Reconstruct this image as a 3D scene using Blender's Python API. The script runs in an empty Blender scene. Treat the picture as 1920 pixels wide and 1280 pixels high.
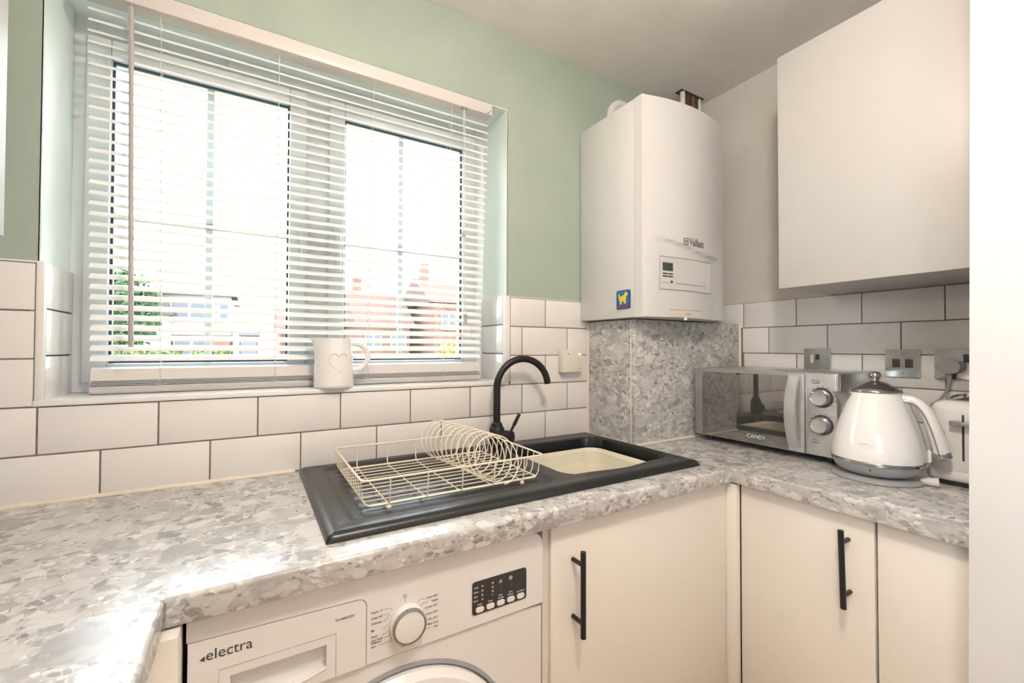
import bpy, bmesh, math, random
from mathutils import Vector, Matrix
random.seed(7)
scene = bpy.context.scene
C = scene.collection

# ------------------------------------------------------------------ camera
YAW, PITCH, ROLL, FPX = 0.53795, 0.01583, -0.00246, 816.48
cam_data = bpy.data.cameras.new('camera'); cam = bpy.data.objects.new('camera', cam_data); C.objects.link(cam)
cam_data.sensor_width = 36.0; cam_data.lens = FPX * 36.0 / 1920.0; cam_data.clip_start = 0.02; cam_data.clip_end = 500
_f = Vector((math.sin(YAW) * math.cos(PITCH), math.cos(YAW) * math.cos(PITCH), math.sin(PITCH)))
_r = Vector((math.cos(YAW), -math.sin(YAW), 0)); _u = _r.cross(_f)
r2 = _r * math.cos(ROLL) - _u * math.sin(ROLL); u2 = _r * math.sin(ROLL) + _u * math.cos(ROLL)
M = Matrix((r2, u2, -_f)).transposed().to_4x4(); M.translation = (-1.73207, -1.30793, 1.24173)
cam.matrix_world = M
scene.camera = cam

# ------------------------------------------------------------------ world (bright overcast sky)
world = bpy.data.worlds.new('overcast_sky'); scene.world = world; world.use_nodes = True
bg = world.node_tree.nodes['Background']; bg.inputs[0].default_value = (0.87, 0.94, 1.0, 1); bg.inputs[1].default_value = 4.3
# light portal: only guides sampling of the sky through the window opening
pd = bpy.data.lights.new('window_portal', 'AREA'); pd.shape = 'RECTANGLE'; pd.size = 1.15; pd.size_y = 0.95; pd.cycles.is_portal = True
po = bpy.data.objects.new('window_portal', pd); C.objects.link(po); po.location = (-1.5475, 0.30, 1.60); po.rotation_euler = (-math.pi / 2, 0, 0)
pd2 = bpy.data.lights.new('added_side_window_portal', 'AREA'); pd2.shape = 'RECTANGLE'; pd2.size = .7; pd2.size_y = .9; pd2.cycles.is_portal = True  # portal for the added side window
po2 = bpy.data.objects.new('added_side_window_portal', pd2); C.objects.link(po2); po2.location = (-2.55, -2.05, 1.55); po2.rotation_euler = (math.pi / 2, 0, -math.pi / 2)
# ------------------------------------------------------------------ exposure
vs = scene.view_settings
vs.view_transform = 'Standard'; vs.look = 'None'; vs.exposure = 1.3; vs.gamma = 1.0; vs.use_curve_mapping = False
LAMP_POWER = 58.0
LAMP_COL = (1.0, 0.865, 0.735)

# ------------------------------------------------------------------ materials
def new_mat(name):
    m = bpy.data.materials.new(name); m.use_nodes = True
    nt = m.node_tree; return m, nt, nt.nodes['Principled BSDF']
def mat(name, col, rough=0.5, metal=0.0, var=0.04, scale=6.0, bump=0.0, bscale=80.0, coat=0.0, spec=0.5):
    m, nt, b = new_mat(name)
    tc = nt.nodes.new('ShaderNodeTexCoord'); n = nt.nodes.new('ShaderNodeTexNoise'); n.inputs['Scale'].default_value = scale; n.inputs['Detail'].default_value = 4
    nt.links.new(tc.outputs['Object'], n.inputs['Vector'])
    r = nt.nodes.new('ShaderNodeValToRGB')
    r.color_ramp.elements[0].position = 0.3; r.color_ramp.elements[1].position = 0.7
    r.color_ramp.elements[0].color = tuple(c * (1 - var) for c in col) + (1,)
    r.color_ramp.elements[1].color = tuple(min(1, c * (1 + var)) for c in col) + (1,)
    nt.links.new(n.outputs['Fac'], r.inputs['Fac']); nt.links.new(r.outputs['Color'], b.inputs['Base Color'])
    b.inputs['Roughness'].default_value = rough; b.inputs['Metallic'].default_value = metal
    b.inputs['Coat Weight'].default_value = coat; b.inputs['Specular IOR Level'].default_value = spec
    if bump > 0:
        n2 = nt.nodes.new('ShaderNodeTexNoise'); n2.inputs['Scale'].default_value = bscale; n2.inputs['Detail'].default_value = 3
        nt.links.new(tc.outputs['Object'], n2.inputs['Vector'])
        bp = nt.nodes.new('ShaderNodeBump'); bp.inputs['Strength'].default_value = bump; bp.inputs['Distance'].default_value = 0.002
        nt.links.new(n2.outputs['Fac'], bp.inputs['Height']); nt.links.new(bp.outputs['Normal'], b.inputs['Normal'])
    return m
def stone_mat(name):
    """grey terrazzo-like laminate: chips of several sizes in a mid-grey ground"""
    m, nt, b = new_mat(name); N = nt.nodes; L = nt.links
    tc = N.new('ShaderNodeTexCoord')
    nz = N.new('ShaderNodeTexNoise'); nz.inputs['Scale'].default_value = 14; nz.inputs['Detail'].default_value = 3
    L.new(tc.outputs['Object'], nz.inputs['Vector'])
    vm = N.new('ShaderNodeVectorMath'); vm.operation = 'MULTIPLY_ADD'; vm.inputs[1].default_value = (0.03, 0.03, 0.03)
    L.new(nz.outputs['Color'], vm.inputs[0]); L.new(tc.outputs['Object'], vm.inputs[2])
    base = N.new('ShaderNodeValToRGB'); e = base.color_ramp.elements
    e[0].position = .30; e[0].color = (.35, .34, .33, 1); e[1].position = .72; e[1].color = (.62, .61, .595, 1)
    n3 = N.new('ShaderNodeTexNoise'); n3.inputs['Scale'].default_value = 34; n3.inputs['Detail'].default_value = 7; n3.inputs['Roughness'].default_value = .68
    L.new(tc.outputs['Object'], n3.inputs['Vector']); L.new(n3.outputs['Fac'], base.inputs['Fac'])
    cur = base.outputs['Color']
    for sc, thr, keep, k0, cols in ((120, .05, .55, .8, ((.16, .155, .15), (.80, .79, .775))), (58, .04, .50, .8, ((.19, .187, .182), (.76, .75, .735))), (30, .035, .42, .8, ((.27, .265, .26), (.70, .69, .67))), (17, .03, .33, .70, ((.30, .295, .29), (.64, .63, .615)))):
        mp = N.new('ShaderNodeMapping'); mp.inputs['Rotation'].default_value = (sc * .7, sc * .3, sc * .11); mp.inputs['Scale'].default_value = (1, 1, 1.7); L.new(vm.outputs[0], mp.inputs[0])
        v = N.new('ShaderNodeTexVoronoi'); v.inputs['Scale'].default_value = sc; L.new(mp.outputs[0], v.inputs['Vector'])
        ve = N.new('ShaderNodeTexVoronoi'); ve.feature = 'DISTANCE_TO_EDGE'; ve.inputs['Scale'].default_value = sc; L.new(mp.outputs[0], ve.inputs['Vector'])
        sep = N.new('ShaderNodeSeparateColor'); L.new(v.outputs['Color'], sep.inputs[0])
        cr = N.new('ShaderNodeValToRGB'); cr.color_ramp.elements[0].color = cols[0] + (1,); cr.color_ramp.elements[1].color = cols[1] + (1,)
        L.new(sep.outputs[0], cr.inputs['Fac'])
        lt = N.new('ShaderNodeMapRange'); lt.inputs['From Min'].default_value = thr; lt.inputs['From Max'].default_value = thr + .06; L.new(ve.outputs['Distance'], lt.inputs['Value'])
        gt = N.new('ShaderNodeMath'); gt.operation = 'LESS_THAN'; gt.inputs[1].default_value = keep; L.new(sep.outputs[1], gt.inputs[0])
        mu = N.new('ShaderNodeMath'); mu.operation = 'MULTIPLY'; L.new(lt.outputs[0], mu.inputs[0]); L.new(gt.outputs[0], mu.inputs[1])
        m2 = N.new('ShaderNodeMath'); m2.operation = 'MULTIPLY'; m2.inputs[1].default_value = k0; L.new(mu.outputs[0], m2.inputs[0])
        mx = N.new('ShaderNodeMix'); mx.data_type = 'RGBA'; L.new(m2.outputs[0], mx.inputs[0]); L.new(cur, mx.inputs[6]); L.new(cr.outputs['Color'], mx.inputs[7])
        cur = mx.outputs[2]
    L.new(cur, b.inputs['Base Color']); b.inputs['Roughness'].default_value = .24
    return m
def glass_mat(name):
    m = bpy.data.materials.new(name); m.use_nodes = True; nt = m.node_tree; N = nt.nodes
    N.remove(N['Principled BSDF']); out = N['Material Output']
    t = N.new('ShaderNodeBsdfTransparent'); t.inputs[0].default_value = (.96, .98, .98, 1)
    g = N.new('ShaderNodeBsdfGlossy'); g.inputs['Roughness'].default_value = 0.0
    fr = N.new('ShaderNodeFresnel'); fr.inputs[0].default_value = 1.35
    mx = N.new('ShaderNodeMixShader'); nt.links.new(fr.outputs[0], mx.inputs[0]); nt.links.new(t.outputs[0], mx.inputs[1]); nt.links.new(g.outputs[0], mx.inputs[2])
    nt.links.new(mx.outputs[0], out.inputs[0]); return m
def emit_mat(name, col, s):
    m, nt, b = new_mat(name); b.inputs['Base Color'].default_value = col + (1,); b.inputs['Emission Color'].default_value = col + (1,); b.inputs['Emission Strength'].default_value = s; return m

def wood_mat(name):
    m, nt, b = new_mat(name); N = nt.nodes; L = nt.links
    tc = N.new('ShaderNodeTexCoord'); mp = N.new('ShaderNodeMapping'); mp.inputs['Scale'].default_value = (1, 9, 1); L.new(tc.outputs['Object'], mp.inputs[0])
    n = N.new('ShaderNodeTexNoise'); n.inputs['Scale'].default_value = 5; n.inputs['Detail'].default_value = 6; L.new(mp.outputs[0], n.inputs['Vector'])
    r = N.new('ShaderNodeValToRGB'); r.color_ramp.elements[0].color = (.50, .27, .11, 1); r.color_ramp.elements[1].color = (.72, .43, .19, 1)
    L.new(n.outputs['Fac'], r.inputs['Fac']); L.new(r.outputs['Color'], b.inputs['Base Color']); b.inputs['Roughness'].default_value = .45; return m

def plastic_bar(name):
    m, nt, b = new_mat(name); b.inputs['Base Color'].default_value = (.85, .86, .86, 1); b.inputs['Roughness'].default_value = .5
    t_ = nt.nodes.new('ShaderNodeBsdfTranslucent'); t_.inputs[0].default_value = (.45, .47, .48, 1); mx = nt.nodes.new('ShaderNodeMixShader'); mx.inputs[0].default_value = .15
    nt.links.new(b.outputs[0], mx.inputs[1]); nt.links.new(t_.outputs[0], mx.inputs[2]); nt.links.new(mx.outputs[0], nt.nodes['Material Output'].inputs[0]); return m
MT = dict(
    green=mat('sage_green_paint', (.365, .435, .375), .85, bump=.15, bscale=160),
    lit_green=mat('wall_green_painted_lit', (.78, .87, .84), .6, bump=.1, bscale=120),
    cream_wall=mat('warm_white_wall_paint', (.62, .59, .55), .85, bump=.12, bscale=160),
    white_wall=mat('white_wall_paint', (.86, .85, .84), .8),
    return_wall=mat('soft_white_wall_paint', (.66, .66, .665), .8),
    ceil=mat('ceiling_paint', (.82, .80, .77), .9, bump=.15, bscale=90),
    tile=mat('white_glazed_tile', (.80, .78, .765), .10, var=.02, scale=3, bump=.06, bscale=18, coat=.2),
    grout=mat('brown_grey_grout', (.20, .165, .14), .9, var=.15, scale=60),
    trim=mat('white_tile_trim', (.82, .80, .78), .35),
    sill=mat('white_window_board', (.84, .83, .82), .30),
    upvc=mat('white_upvc', (.80, .83, .86), .28),
    gasket=mat('dark_gasket', (.06, .09, .14), .6),
    bar=plastic_bar('pale_grey_glazing_bar'),
    blind=mat('white_slat_enamel', (.84, .84, .84), .32),
    rail=mat('blind_rail_enamel', (.66, .625, .605), .35), shaded_rail=mat('blind_rail_shaded_grey', (.50, .50, .505), .35),  # bottom rail's grey has the shading low on the blind painted in
    cord=mat('white_cord', (.75, .75, .74), .8),
    wand=mat('clear_grey_plastic', (.42, .40, .40), .25),
    toggle=mat('taupe_plastic', (.42, .38, .34), .4),
    stone=stone_mat('grey_stone_laminate'),
    seal=mat('cream_sealant', (.78, .70, .60), .5),
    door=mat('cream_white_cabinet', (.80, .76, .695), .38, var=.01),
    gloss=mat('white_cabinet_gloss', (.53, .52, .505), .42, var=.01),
    carc=mat('cabinet_carcass', (.72, .69, .64), .5),
    black=mat('matt_black_metal', (.012, .012, .014), .38, spec=.4),
    sink=mat('black_composite_sink', (.009, .010, .012), .32, spec=.6, var=.15, scale=200, bump=.05, bscale=400),
    cream=mat('cream_plastic', (.74, .70, .58), .35),
    wire=mat('cream_coated_wire', (.80, .72, .58), .35),
    appl=mat('white_appliance_enamel', (.80, .785, .775), .25, var=.01),
    applg=mat('pale_grey_plastic', (.36, .36, .37), .35),
    grey=mat('mid_grey_plastic', (.30, .30, .31), .4),
    print=mat('dark_print', (.05, .05, .05), .6),
    pgrey=mat('grey_print', (.16, .16, .16), .6),
    panel=mat('charcoal_display_panel', (.035, .037, .042), .25),
    chrome=mat('polished_chrome', (.46, .455, .45), .13, metal=1, var=.01),
    steel=mat('brushed_steel', (.55, .545, .54), .28, metal=1, var=.05, scale=40),
    silver=mat('silver_plastic', (.66, .66, .67), .26, metal=.7),
    mwglass=mat('mirror_black_glass', (.30, .29, .28), .03, metal=.85, var=.01),
    dark=mat('dark_body', (.05, .05, .055), .45),
    kettle=mat('white_kettle_enamel', (.84, .83, .82), .12, var=.01, coat=.5),
    boiler=mat('white_boiler_enamel', (.66, .66, .655), .28, var=.01),
    lcd=mat('dark_green_display', (.05, .075, .055), .3),
    ivory=mat('ivory_plastic', (.74, .70, .62), .4),
    flap=mat('cream_flap', (.72, .66, .56), .5),
    blue=mat('magnet_blue', (.01, .16, .50), .3), yellow=mat('magnet_yellow', (.90, .58, .02), .3), rust=mat('magnet_purple_brown', (.16, .06, .09), .5, var=.5, scale=120),
    copper=mat('aged_copper', (.42, .20, .10), .35, metal=.9, var=.2, scale=30),
    floor=wood_mat('warm_oak_floor'),
    glass=glass_mat('window_glass'),
    led=emit_mat('green_led', (.1, 1.0, .25), 4.0),
    bulb=emit_mat('lit_lamp', LAMP_COL, LAMP_POWER),
    brick=mat('red_brick', (.17, .085, .062), .9, var=.25, scale=3), render=mat('white_render', (.30, .29, .28), .9),
    rooft=mat('roof_tiles', (.075, .062, .06), .9, var=.2, scale=4), roofr=mat('red_roof_tiles', (.11, .06, .048), .9, var=.2, scale=4),
    opane=mat('far_window_pane', (.06, .07, .09), .1), oframe=mat('far_white_frame', (.35, .35, .35), .6),
    grass=mat('lawn', (.13, .17, .07), .95, var=.3, scale=2), leaf=mat('tree_leaves', (.045, .095, .035), .8, var=.5, scale=3),
    hedge=mat('hedge_leaves', (.09, .115, .035), .8, var=.5, scale=5), road=mat('asphalt', (.22, .22, .22), .9), bark=mat('bark', (.15, .10, .07), .9),
    bluecar=mat('dark_blue_paint', (.05, .07, .14), .2), tyre=mat('tyre_rubber', (.02, .02, .02), .8), flower=mat('yellow_flowers', (.32, .27, .03), .8, var=.3, scale=20), garage=mat('lilac_grey_door', (.12, .115, .15), .6),
)

# ------------------------------------------------------------------ mesh helpers
def V(*a): return Vector(a)
def box(bm, x0, x1, y0, y1, z0, z1, bev=0.0, seg=2):
    x0, x1 = min(x0, x1), max(x0, x1); y0, y1 = min(y0, y1), max(y0, y1); z0, z1 = min(z0, z1), max(z0, z1)
    vs_ = [bm.verts.new(p) for p in ((x0, y0, z0), (x1, y0, z0), (x1, y1, z0), (x0, y1, z0), (x0, y0, z1), (x1, y0, z1), (x1, y1, z1), (x0, y1, z1))]
    fs = [bm.faces.new([vs_[i] for i in q]) for q in ((0, 3, 2, 1), (4, 5, 6, 7), (0, 1, 5, 4), (1, 2, 6, 5), (2, 3, 7, 6), (3, 0, 4, 7))]
    if bev > 0:
        ed = list({e for f in fs for e in f.edges})
        bmesh.ops.bevel(bm, geom=ed, offset=bev, segments=seg, profile=.5, affect='EDGES')
    return vs_
def frame_axes(d):
    d = d.normalized(); a = V(0, 0, 1) if abs(d.z) < .9 else V(1, 0, 0)
    u = d.cross(a).normalized(); return u, d.cross(u).normalized()
def rings_to_faces(bm, rings, closed=False, cap=True):
    n = len(rings[0]); m = len(rings)
    for i in range(m if closed else m - 1):
        a, b = rings[i], rings[(i + 1) % m]
        for j in range(n):
            bm.faces.new((a[j], a[(j + 1) % n], b[(j + 1) % n], b[j]))
    if cap and not closed:
        bm.faces.new(list(reversed(rings[0]))); bm.faces.new(rings[-1])
def tube(bm, pts, r, n=10, closed=False, cap=True, ry=None):
    """sweep with parallel transport; r may be a list; ry makes the section oval (2nd axis)"""
    pts = [Vector(p) for p in pts]; m = len(pts); rings = []
    tang = []
    for i in range(m):
        a = pts[(i - 1) % m] if (closed or i > 0) else pts[i]; b = pts[(i + 1) % m] if (closed or i < m - 1) else pts[i]
        tang.append((b - a).normalized())
    u, v = frame_axes(tang[0])
    for i in range(m):
        if i:
            q = tang[i - 1].rotation_difference(tang[i]); u = q @ u; v = q @ v
        rr = r[i] if isinstance(r, (list, tuple)) else r; r_2 = rr if ry is None else (ry[i] if isinstance(ry, (list, tuple)) else ry)
        rings.append([bm.verts.new(pts[i] + u * rr * math.cos(2 * math.pi * k / n) + v * r_2 * math.sin(2 * math.pi * k / n)) for k in range(n)])
    rings_to_faces(bm, rings, closed, cap)
def cyl(bm, p0, p1, r, n=20, r1=None):
    tube(bm, [p0, p1], [r, r if r1 is None else r1], n)
def lathe(bm, prof, c, n=40, axis='z', cap=True):
    """prof: (radius, height) list; axis along z, or -y ('y'), or -x ('x')"""
    rings = []
    for r, h in prof:
        ring = []
        for k in range(n):
            a = 2 * math.pi * k / n; p, q = r * math.cos(a), r * math.sin(a)
            if axis == 'z': co = (c[0] + p, c[1] + q, c[2] + h)
            elif axis == 'y': co = (c[0] + p, c[1] - h, c[2] + q)
            else: co = (c[0] - h, c[1] - p, c[2] + q)
            ring.append(bm.verts.new(co))
        rings.append(ring)
    rings_to_faces(bm, rings, False, cap)
def prism(bm, poly, f0, f1):
    """poly list of 2-D points; f0, f1 map a 2-D point to 3-D"""
    a = [bm.verts.new(f0(p)) for p in poly]; b = [bm.verts.new(f1(p)) for p in poly]
    n = len(poly); bm.faces.new(list(reversed(a))); bm.faces.new(b)
    for i in range(n): bm.faces.new((a[i], a[(i + 1) % n], b[(i + 1) % n], b[i]))
def rrect(x0, x1, z0, z1, r, n=6):
    out = []
    for cx, cz, a0 in ((x1 - r, z1 - r, 0), (x0 + r, z1 - r, 90), (x0 + r, z0 + r, 180), (x1 - r, z0 + r, 270)):
        for k in range(n + 1):
            a = math.radians(a0 + 90 * k / n); out.append((cx + r * math.cos(a), cz + r * math.sin(a)))
    return out
def smooth(x, a, b):
    t = max(0, min(1, (x - a) / (b - a))); return t * t * (3 - 2 * t)

def finish(name, bm, m, origin=(0, 0, 0), parent=None, sm=True, ang=35):
    bmesh.ops.recalc_face_normals(bm, faces=bm.faces[:])
    bmesh.ops.translate(bm, verts=bm.verts[:], vec=-Vector(origin))
    me = bpy.data.meshes.new(name); bm.to_mesh(me); bm.free()
    if sm:
        me.polygons.foreach_set('use_smooth', [True] * len(me.polygons)); me.set_sharp_from_angle(angle=math.radians(ang))
    me.materials.append(MT[m] if isinstance(m, str) else m)
    o = bpy.data.objects.new(name, me); C.objects.link(o)
    if parent is not None: o.parent = parent
    else: o.location = origin
    return o
def tag(o, label, cat, group=None):
    o['label'] = label; o['category'] = cat
    if group: o['group'] = group
    return o
class Thing:
    """an Empty at the base of a thing; parts are built in world coordinates"""
    def __init__(s, name, label, cat, origin, group=None, structure=False):
        s.o = bpy.data.objects.new(name, None); s.o.empty_display_size = .05; C.objects.link(s.o); s.o.location = origin; s.org = origin
        if structure: s.o['kind'] = 'structure'; s.o['label'] = label
        else: tag(s.o, label, cat, group)
    def part(s, name, bm, m, parent=None, label=None, sm=True, ang=35):
        o = finish(name, bm, m, s.org, parent or s.o, sm, ang)
        if label: o['label'] = label
        return o
    def link(s, name, me, loc, parent=None):
        o = bpy.data.objects.new(name, me); C.objects.link(o); o.parent = parent or s.o; o.location = Vector(loc) - Vector(s.org); return o
def B(): return bmesh.new()
def bbox(*a, **k):
    bm = B(); box(bm, *a, **k); return bm
def struct(name, bm, m, label, sm=False, parent=None):
    o = finish(name, bm, m, (0, 0, 0), parent, sm)
    if parent is None: o['kind'] = 'structure'; o['label'] = label
    return o
_TX = {}
def text_bm(s, width, origin, X, Y, thick=.0006, height=None, centre=False, shear=0.0, bold=0.0):
    """lettering as thin relief: baseline-left at origin, X/Y are the writing and up directions"""
    cu = bpy.data.curves.new('lettering', 'FONT'); cu.body = s; cu.size = 1; cu.resolution_u = 3; cu.shear = shear; cu.offset = bold
    ob = bpy.data.objects.new('lettering', cu); C.objects.link(ob)
    bpy.context.view_layer.update()
    me = bpy.data.meshes.new_from_object(ob.evaluated_get(bpy.context.evaluated_depsgraph_get()))
    bpy.data.objects.remove(ob); bpy.data.curves.remove(cu)
    X = Vector(X); Y = Vector(Y); Zn = X.cross(Y)
    bm = B(); bm.from_mesh(me); bpy.data.meshes.remove(me)
    xs = [v.co.x for v in bm.verts]; ys = [v.co.y for v in bm.verts]
    x0, x1 = min(xs), max(xs); sx = width / (x1 - x0); sy = sx if height is None else height / (max(ys) - min(min(ys), 0) if False else max(ys))
    for v in bm.verts:
        a = (v.co.x - x0) * sx - (width / 2 if centre else 0); b = v.co.y * sy
        v.co = Vector(origin) + X * a + Y * b + Zn * thick
    return bm

# ================================================================== SETTING
CEIL = 2.345; WZ = .910; ZS = 1.115; TP, TH, G = .202, .102, .0032
AX = -1.71772; BY = -.26005
RX0, RX1 = -2.124, -.971; SOF = 2.08; FY = .18      # window opening, frame plane
LW = -2.42; BW = -2.7

bm = bbox(LW - .1, .1, BW - .1, .3, -.08, 0); struct('floor', bm, 'floor', 'warm oak floor')
bm = bbox(LW - .1, .1, BW - .1, .3, CEIL, CEIL + .1); struct('ceiling', bm, 'ceil', 'matt off-white ceiling')
bm = B()
box(bm, LW - .1, RX0, .004, .27, 0, CEIL); box(bm, RX1, .1, .004, .27, 0, CEIL)
box(bm, RX0, RX1, .004, .27, SOF, CEIL); box(bm, RX0, RX1, .004, .27, 0, ZS + .003)
wall_w = struct('wall_window', bm, 'green', 'sage green window wall with white brick-bond tiles')
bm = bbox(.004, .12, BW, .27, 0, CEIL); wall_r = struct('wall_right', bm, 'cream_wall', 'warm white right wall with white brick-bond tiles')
bm = B(); SY0_, SY1_, SZ0_, SZ1_ = -2.40, -1.70, 1.10, 2.00
box(bm, LW - .12, LW, SY1_, .27, 0, CEIL); box(bm, LW - .12, LW, BW, SY0_, 0, CEIL); box(bm, LW - .12, LW, SY0_, SY1_, 0, SZ0_); box(bm, LW - .12, LW, SY0_, SY1_, SZ1_, CEIL)
struct('wall_left', bm, 'white_wall', 'white left wall with an opening for the added side window')
w2 = Thing('added_side_window', 'white framed side window, unseen, added to bring in daylight', None, (LW - .06, (SY0_ + SY1_) / 2, SZ0_), structure=True)  # unseen window added to let neutral daylight into the room
bm = B()
for a in ((SY0_, SY0_ + .06, SZ0_, SZ1_), (SY1_ - .06, SY1_, SZ0_, SZ1_), (SY0_ + .06, SY1_ - .06, SZ0_, SZ0_ + .06), (SY0_ + .06, SY1_ - .06, SZ1_ - .06, SZ1_)): box(bm, LW - .10, LW - .04, a[0], a[1], a[2], a[3], .003)
w2.part('window_frame', bm, 'upvc'); w2.part('pane', bbox(LW - .072, LW - .068, SY0_ + .06, SY1_ - .06, SZ0_ + .06, SZ1_ - .06), 'glass', sm=False)
bm = bbox(LW - .12, .12, BW - .12, BW, 0, CEIL); struct('wall_back', bm, 'white_wall', 'white wall behind')
# short return wall that closes the right-hand worktop (slightly out of plumb, as in the photo)
bm = B()
prof = [(-1.0415, 0.0), (-1.0685, CEIL), (-2.0, CEIL), (-2.0, 0.0)]
prism(bm, prof, lambda p: (-.62, p[0], p[1]), lambda p: (.0, p[0], p[1]))
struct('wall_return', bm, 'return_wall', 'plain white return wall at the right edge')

# reveal linings (wall green painted paler, as if overexposed), as parts of the window wall
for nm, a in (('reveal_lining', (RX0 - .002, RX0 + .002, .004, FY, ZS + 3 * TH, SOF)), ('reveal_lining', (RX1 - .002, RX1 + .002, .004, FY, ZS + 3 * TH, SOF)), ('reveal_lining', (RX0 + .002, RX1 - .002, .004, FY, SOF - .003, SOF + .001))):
    finish(nm, bbox(*a), 'lit_green', parent=wall_w, sm=False)

# tiles ------------------------------------------------------------
_tm = {}
def tile_mesh(w, h, ax):
    k = (round(w, 4), round(h, 4), ax)
    if k not in _tm:
        bm = B(); t = .007
        if ax == 'y': box(bm, -w / 2, w / 2, 0, t, -h / 2, h / 2, .0012, 2)
        elif ax == 'x': box(bm, 0, t, -w / 2, w / 2, -h / 2, h / 2, .0012, 2)
        else: box(bm, -t, 0, -w / 2, w / 2, -h / 2, h / 2, .0012, 2)
        me = bpy.data.meshes.new('tile'); bm.to_mesh(me); bm.free(); me.materials.append(MT['tile'])
        me.polygons.foreach_set('use_smooth', [True] * len(me.polygons)); me.set_sharp_from_angle(angle=math.radians(50)); _tm[k] = me
    return _tm[k]
def tiles(parent, lo, hi, z0, z1, off, ax, plane):
    """one course of tiles between lo..hi; joints at off + n*TP"""
    n = math.floor((lo - off) / TP); 
    while True:
        a = max(lo, off + n * TP); b = min(hi, off + (n + 1) * TP); n += 1
        if a >= hi - .004: break
        if b - a < .008: continue
        w, h = b - a - G, z1 - z0 - G
        o = bpy.data.objects.new('tile', tile_mesh(w, h, ax)); C.objects.link(o); o.parent = parent
        c = (a + b) / 2; z = (z0 + z1) / 2 + random.uniform(-.0003, .0003)
        o.location = (c, plane, z) if ax == 'y' else (plane, c, z)
        o.rotation_euler = (random.uniform(-.004, .004), 0, random.uniform(-.004, .004)) if ax == 'y' else (0, random.uniform(-.004, .004), random.uniform(-.004, .004))
# grout beds
finish('grout', bbox(LW, -.60, .0015, .005, .88, ZS), 'grout', parent=wall_w, sm=False)
finish('grout', bbox(LW, RX0 - .012, .0015, .005, ZS, ZS + 3 * TH), 'grout', parent=wall_w, sm=False)
finish('grout', bbox(RX1 + .012, -.60, .0015, .005, ZS, ZS + 3 * TH), 'grout', parent=wall_w, sm=False)
for k in (-2, -1):
    tiles(wall_w, LW, -.605, ZS + k * TH, ZS + (k + 1) * TH, AX if k % 2 else AX + TP / 2, 'y', 0)
for k in (0, 1, 2):
    off = AX if k % 2 else AX + TP / 2
    tiles(wall_w, LW, RX0 - .003, ZS + k * TH, ZS + (k + 1) * TH, RX0 - .003, 'y', 0)
    tiles(wall_w, RX1 + .012, -.605, ZS + k * TH, ZS + (k + 1) * TH, off, 'y', 0)
# reveal tiles
finish('grout', bbox(RX0 - .001, RX0 + .003, .006, FY, ZS, ZS + 3 * TH), 'grout', parent=wall_w, sm=False)
finish('grout', bbox(RX1 - .003, RX1 + .001, .006, FY, ZS, ZS + 3 * TH), 'grout', parent=wall_w, sm=False)
for k in (0, 1, 2):
    for ax, pl_ in (('-x', RX0 + .009), ('x', RX1 - .009)):
        o = bpy.data.objects.new('tile', tile_mesh(FY - .012, TH - G, ax)); C.objects.link(o); o.parent = wall_w; o.location = (pl_, (FY + .008) / 2, ZS + (k + .5) * TH + .006)
# right wall
ZR = ZS + .008
finish('grout', bbox(.0015, .005, -1.25, -.25, .88, ZR + 3 * TH), 'grout', parent=wall_r, sm=False)
finish('grout', bbox(.0015, .005, -.25, -.01, 1.30, ZR + 3 * TH), 'grout', parent=wall_r, sm=False)
for k in (-2, -1, 0, 1, 2):
    off = BY if k % 2 == 0 else BY + TP / 2
    tiles(wall_r, -1.2, (-.255 if k < 2 else -.01), ZR + k * TH, ZR + (k + 1) * TH, off - 10 * TP, 'x', 0)
# edge trims
def trim(n, a, m='trim'):
    o = finish('trim_%d' % n, bbox(*a, bev=.0015), m); o['kind'] = 'structure'; o['label'] = 'white tile edge trim'; return o
trim(1, (RX0 - .002, RX0 + .011, -.003, .012, ZS + .013, ZS + 3 * TH + .004))
trim(2, (RX1 - .011, RX1 + .010, -.003, .012, ZS + .013, ZS + 3 * TH + .004))
trim(3, (LW, RX0 - .002, -.002, .006, ZS + 3 * TH, ZS + 3 * TH + .004)); trim(4, (RX1 + .010, -.645, -.001, .006, ZS + 3 * TH, ZS + 3 * TH + .003))
o = finish('window_sill', bbox(RX0 - .004, RX1 + .004, -.004, FY, ZS + .001, ZS + .0135, bev=.002), 'sill'); o['kind'] = 'structure'; o['label'] = 'white window sill board under the blind'

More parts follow.
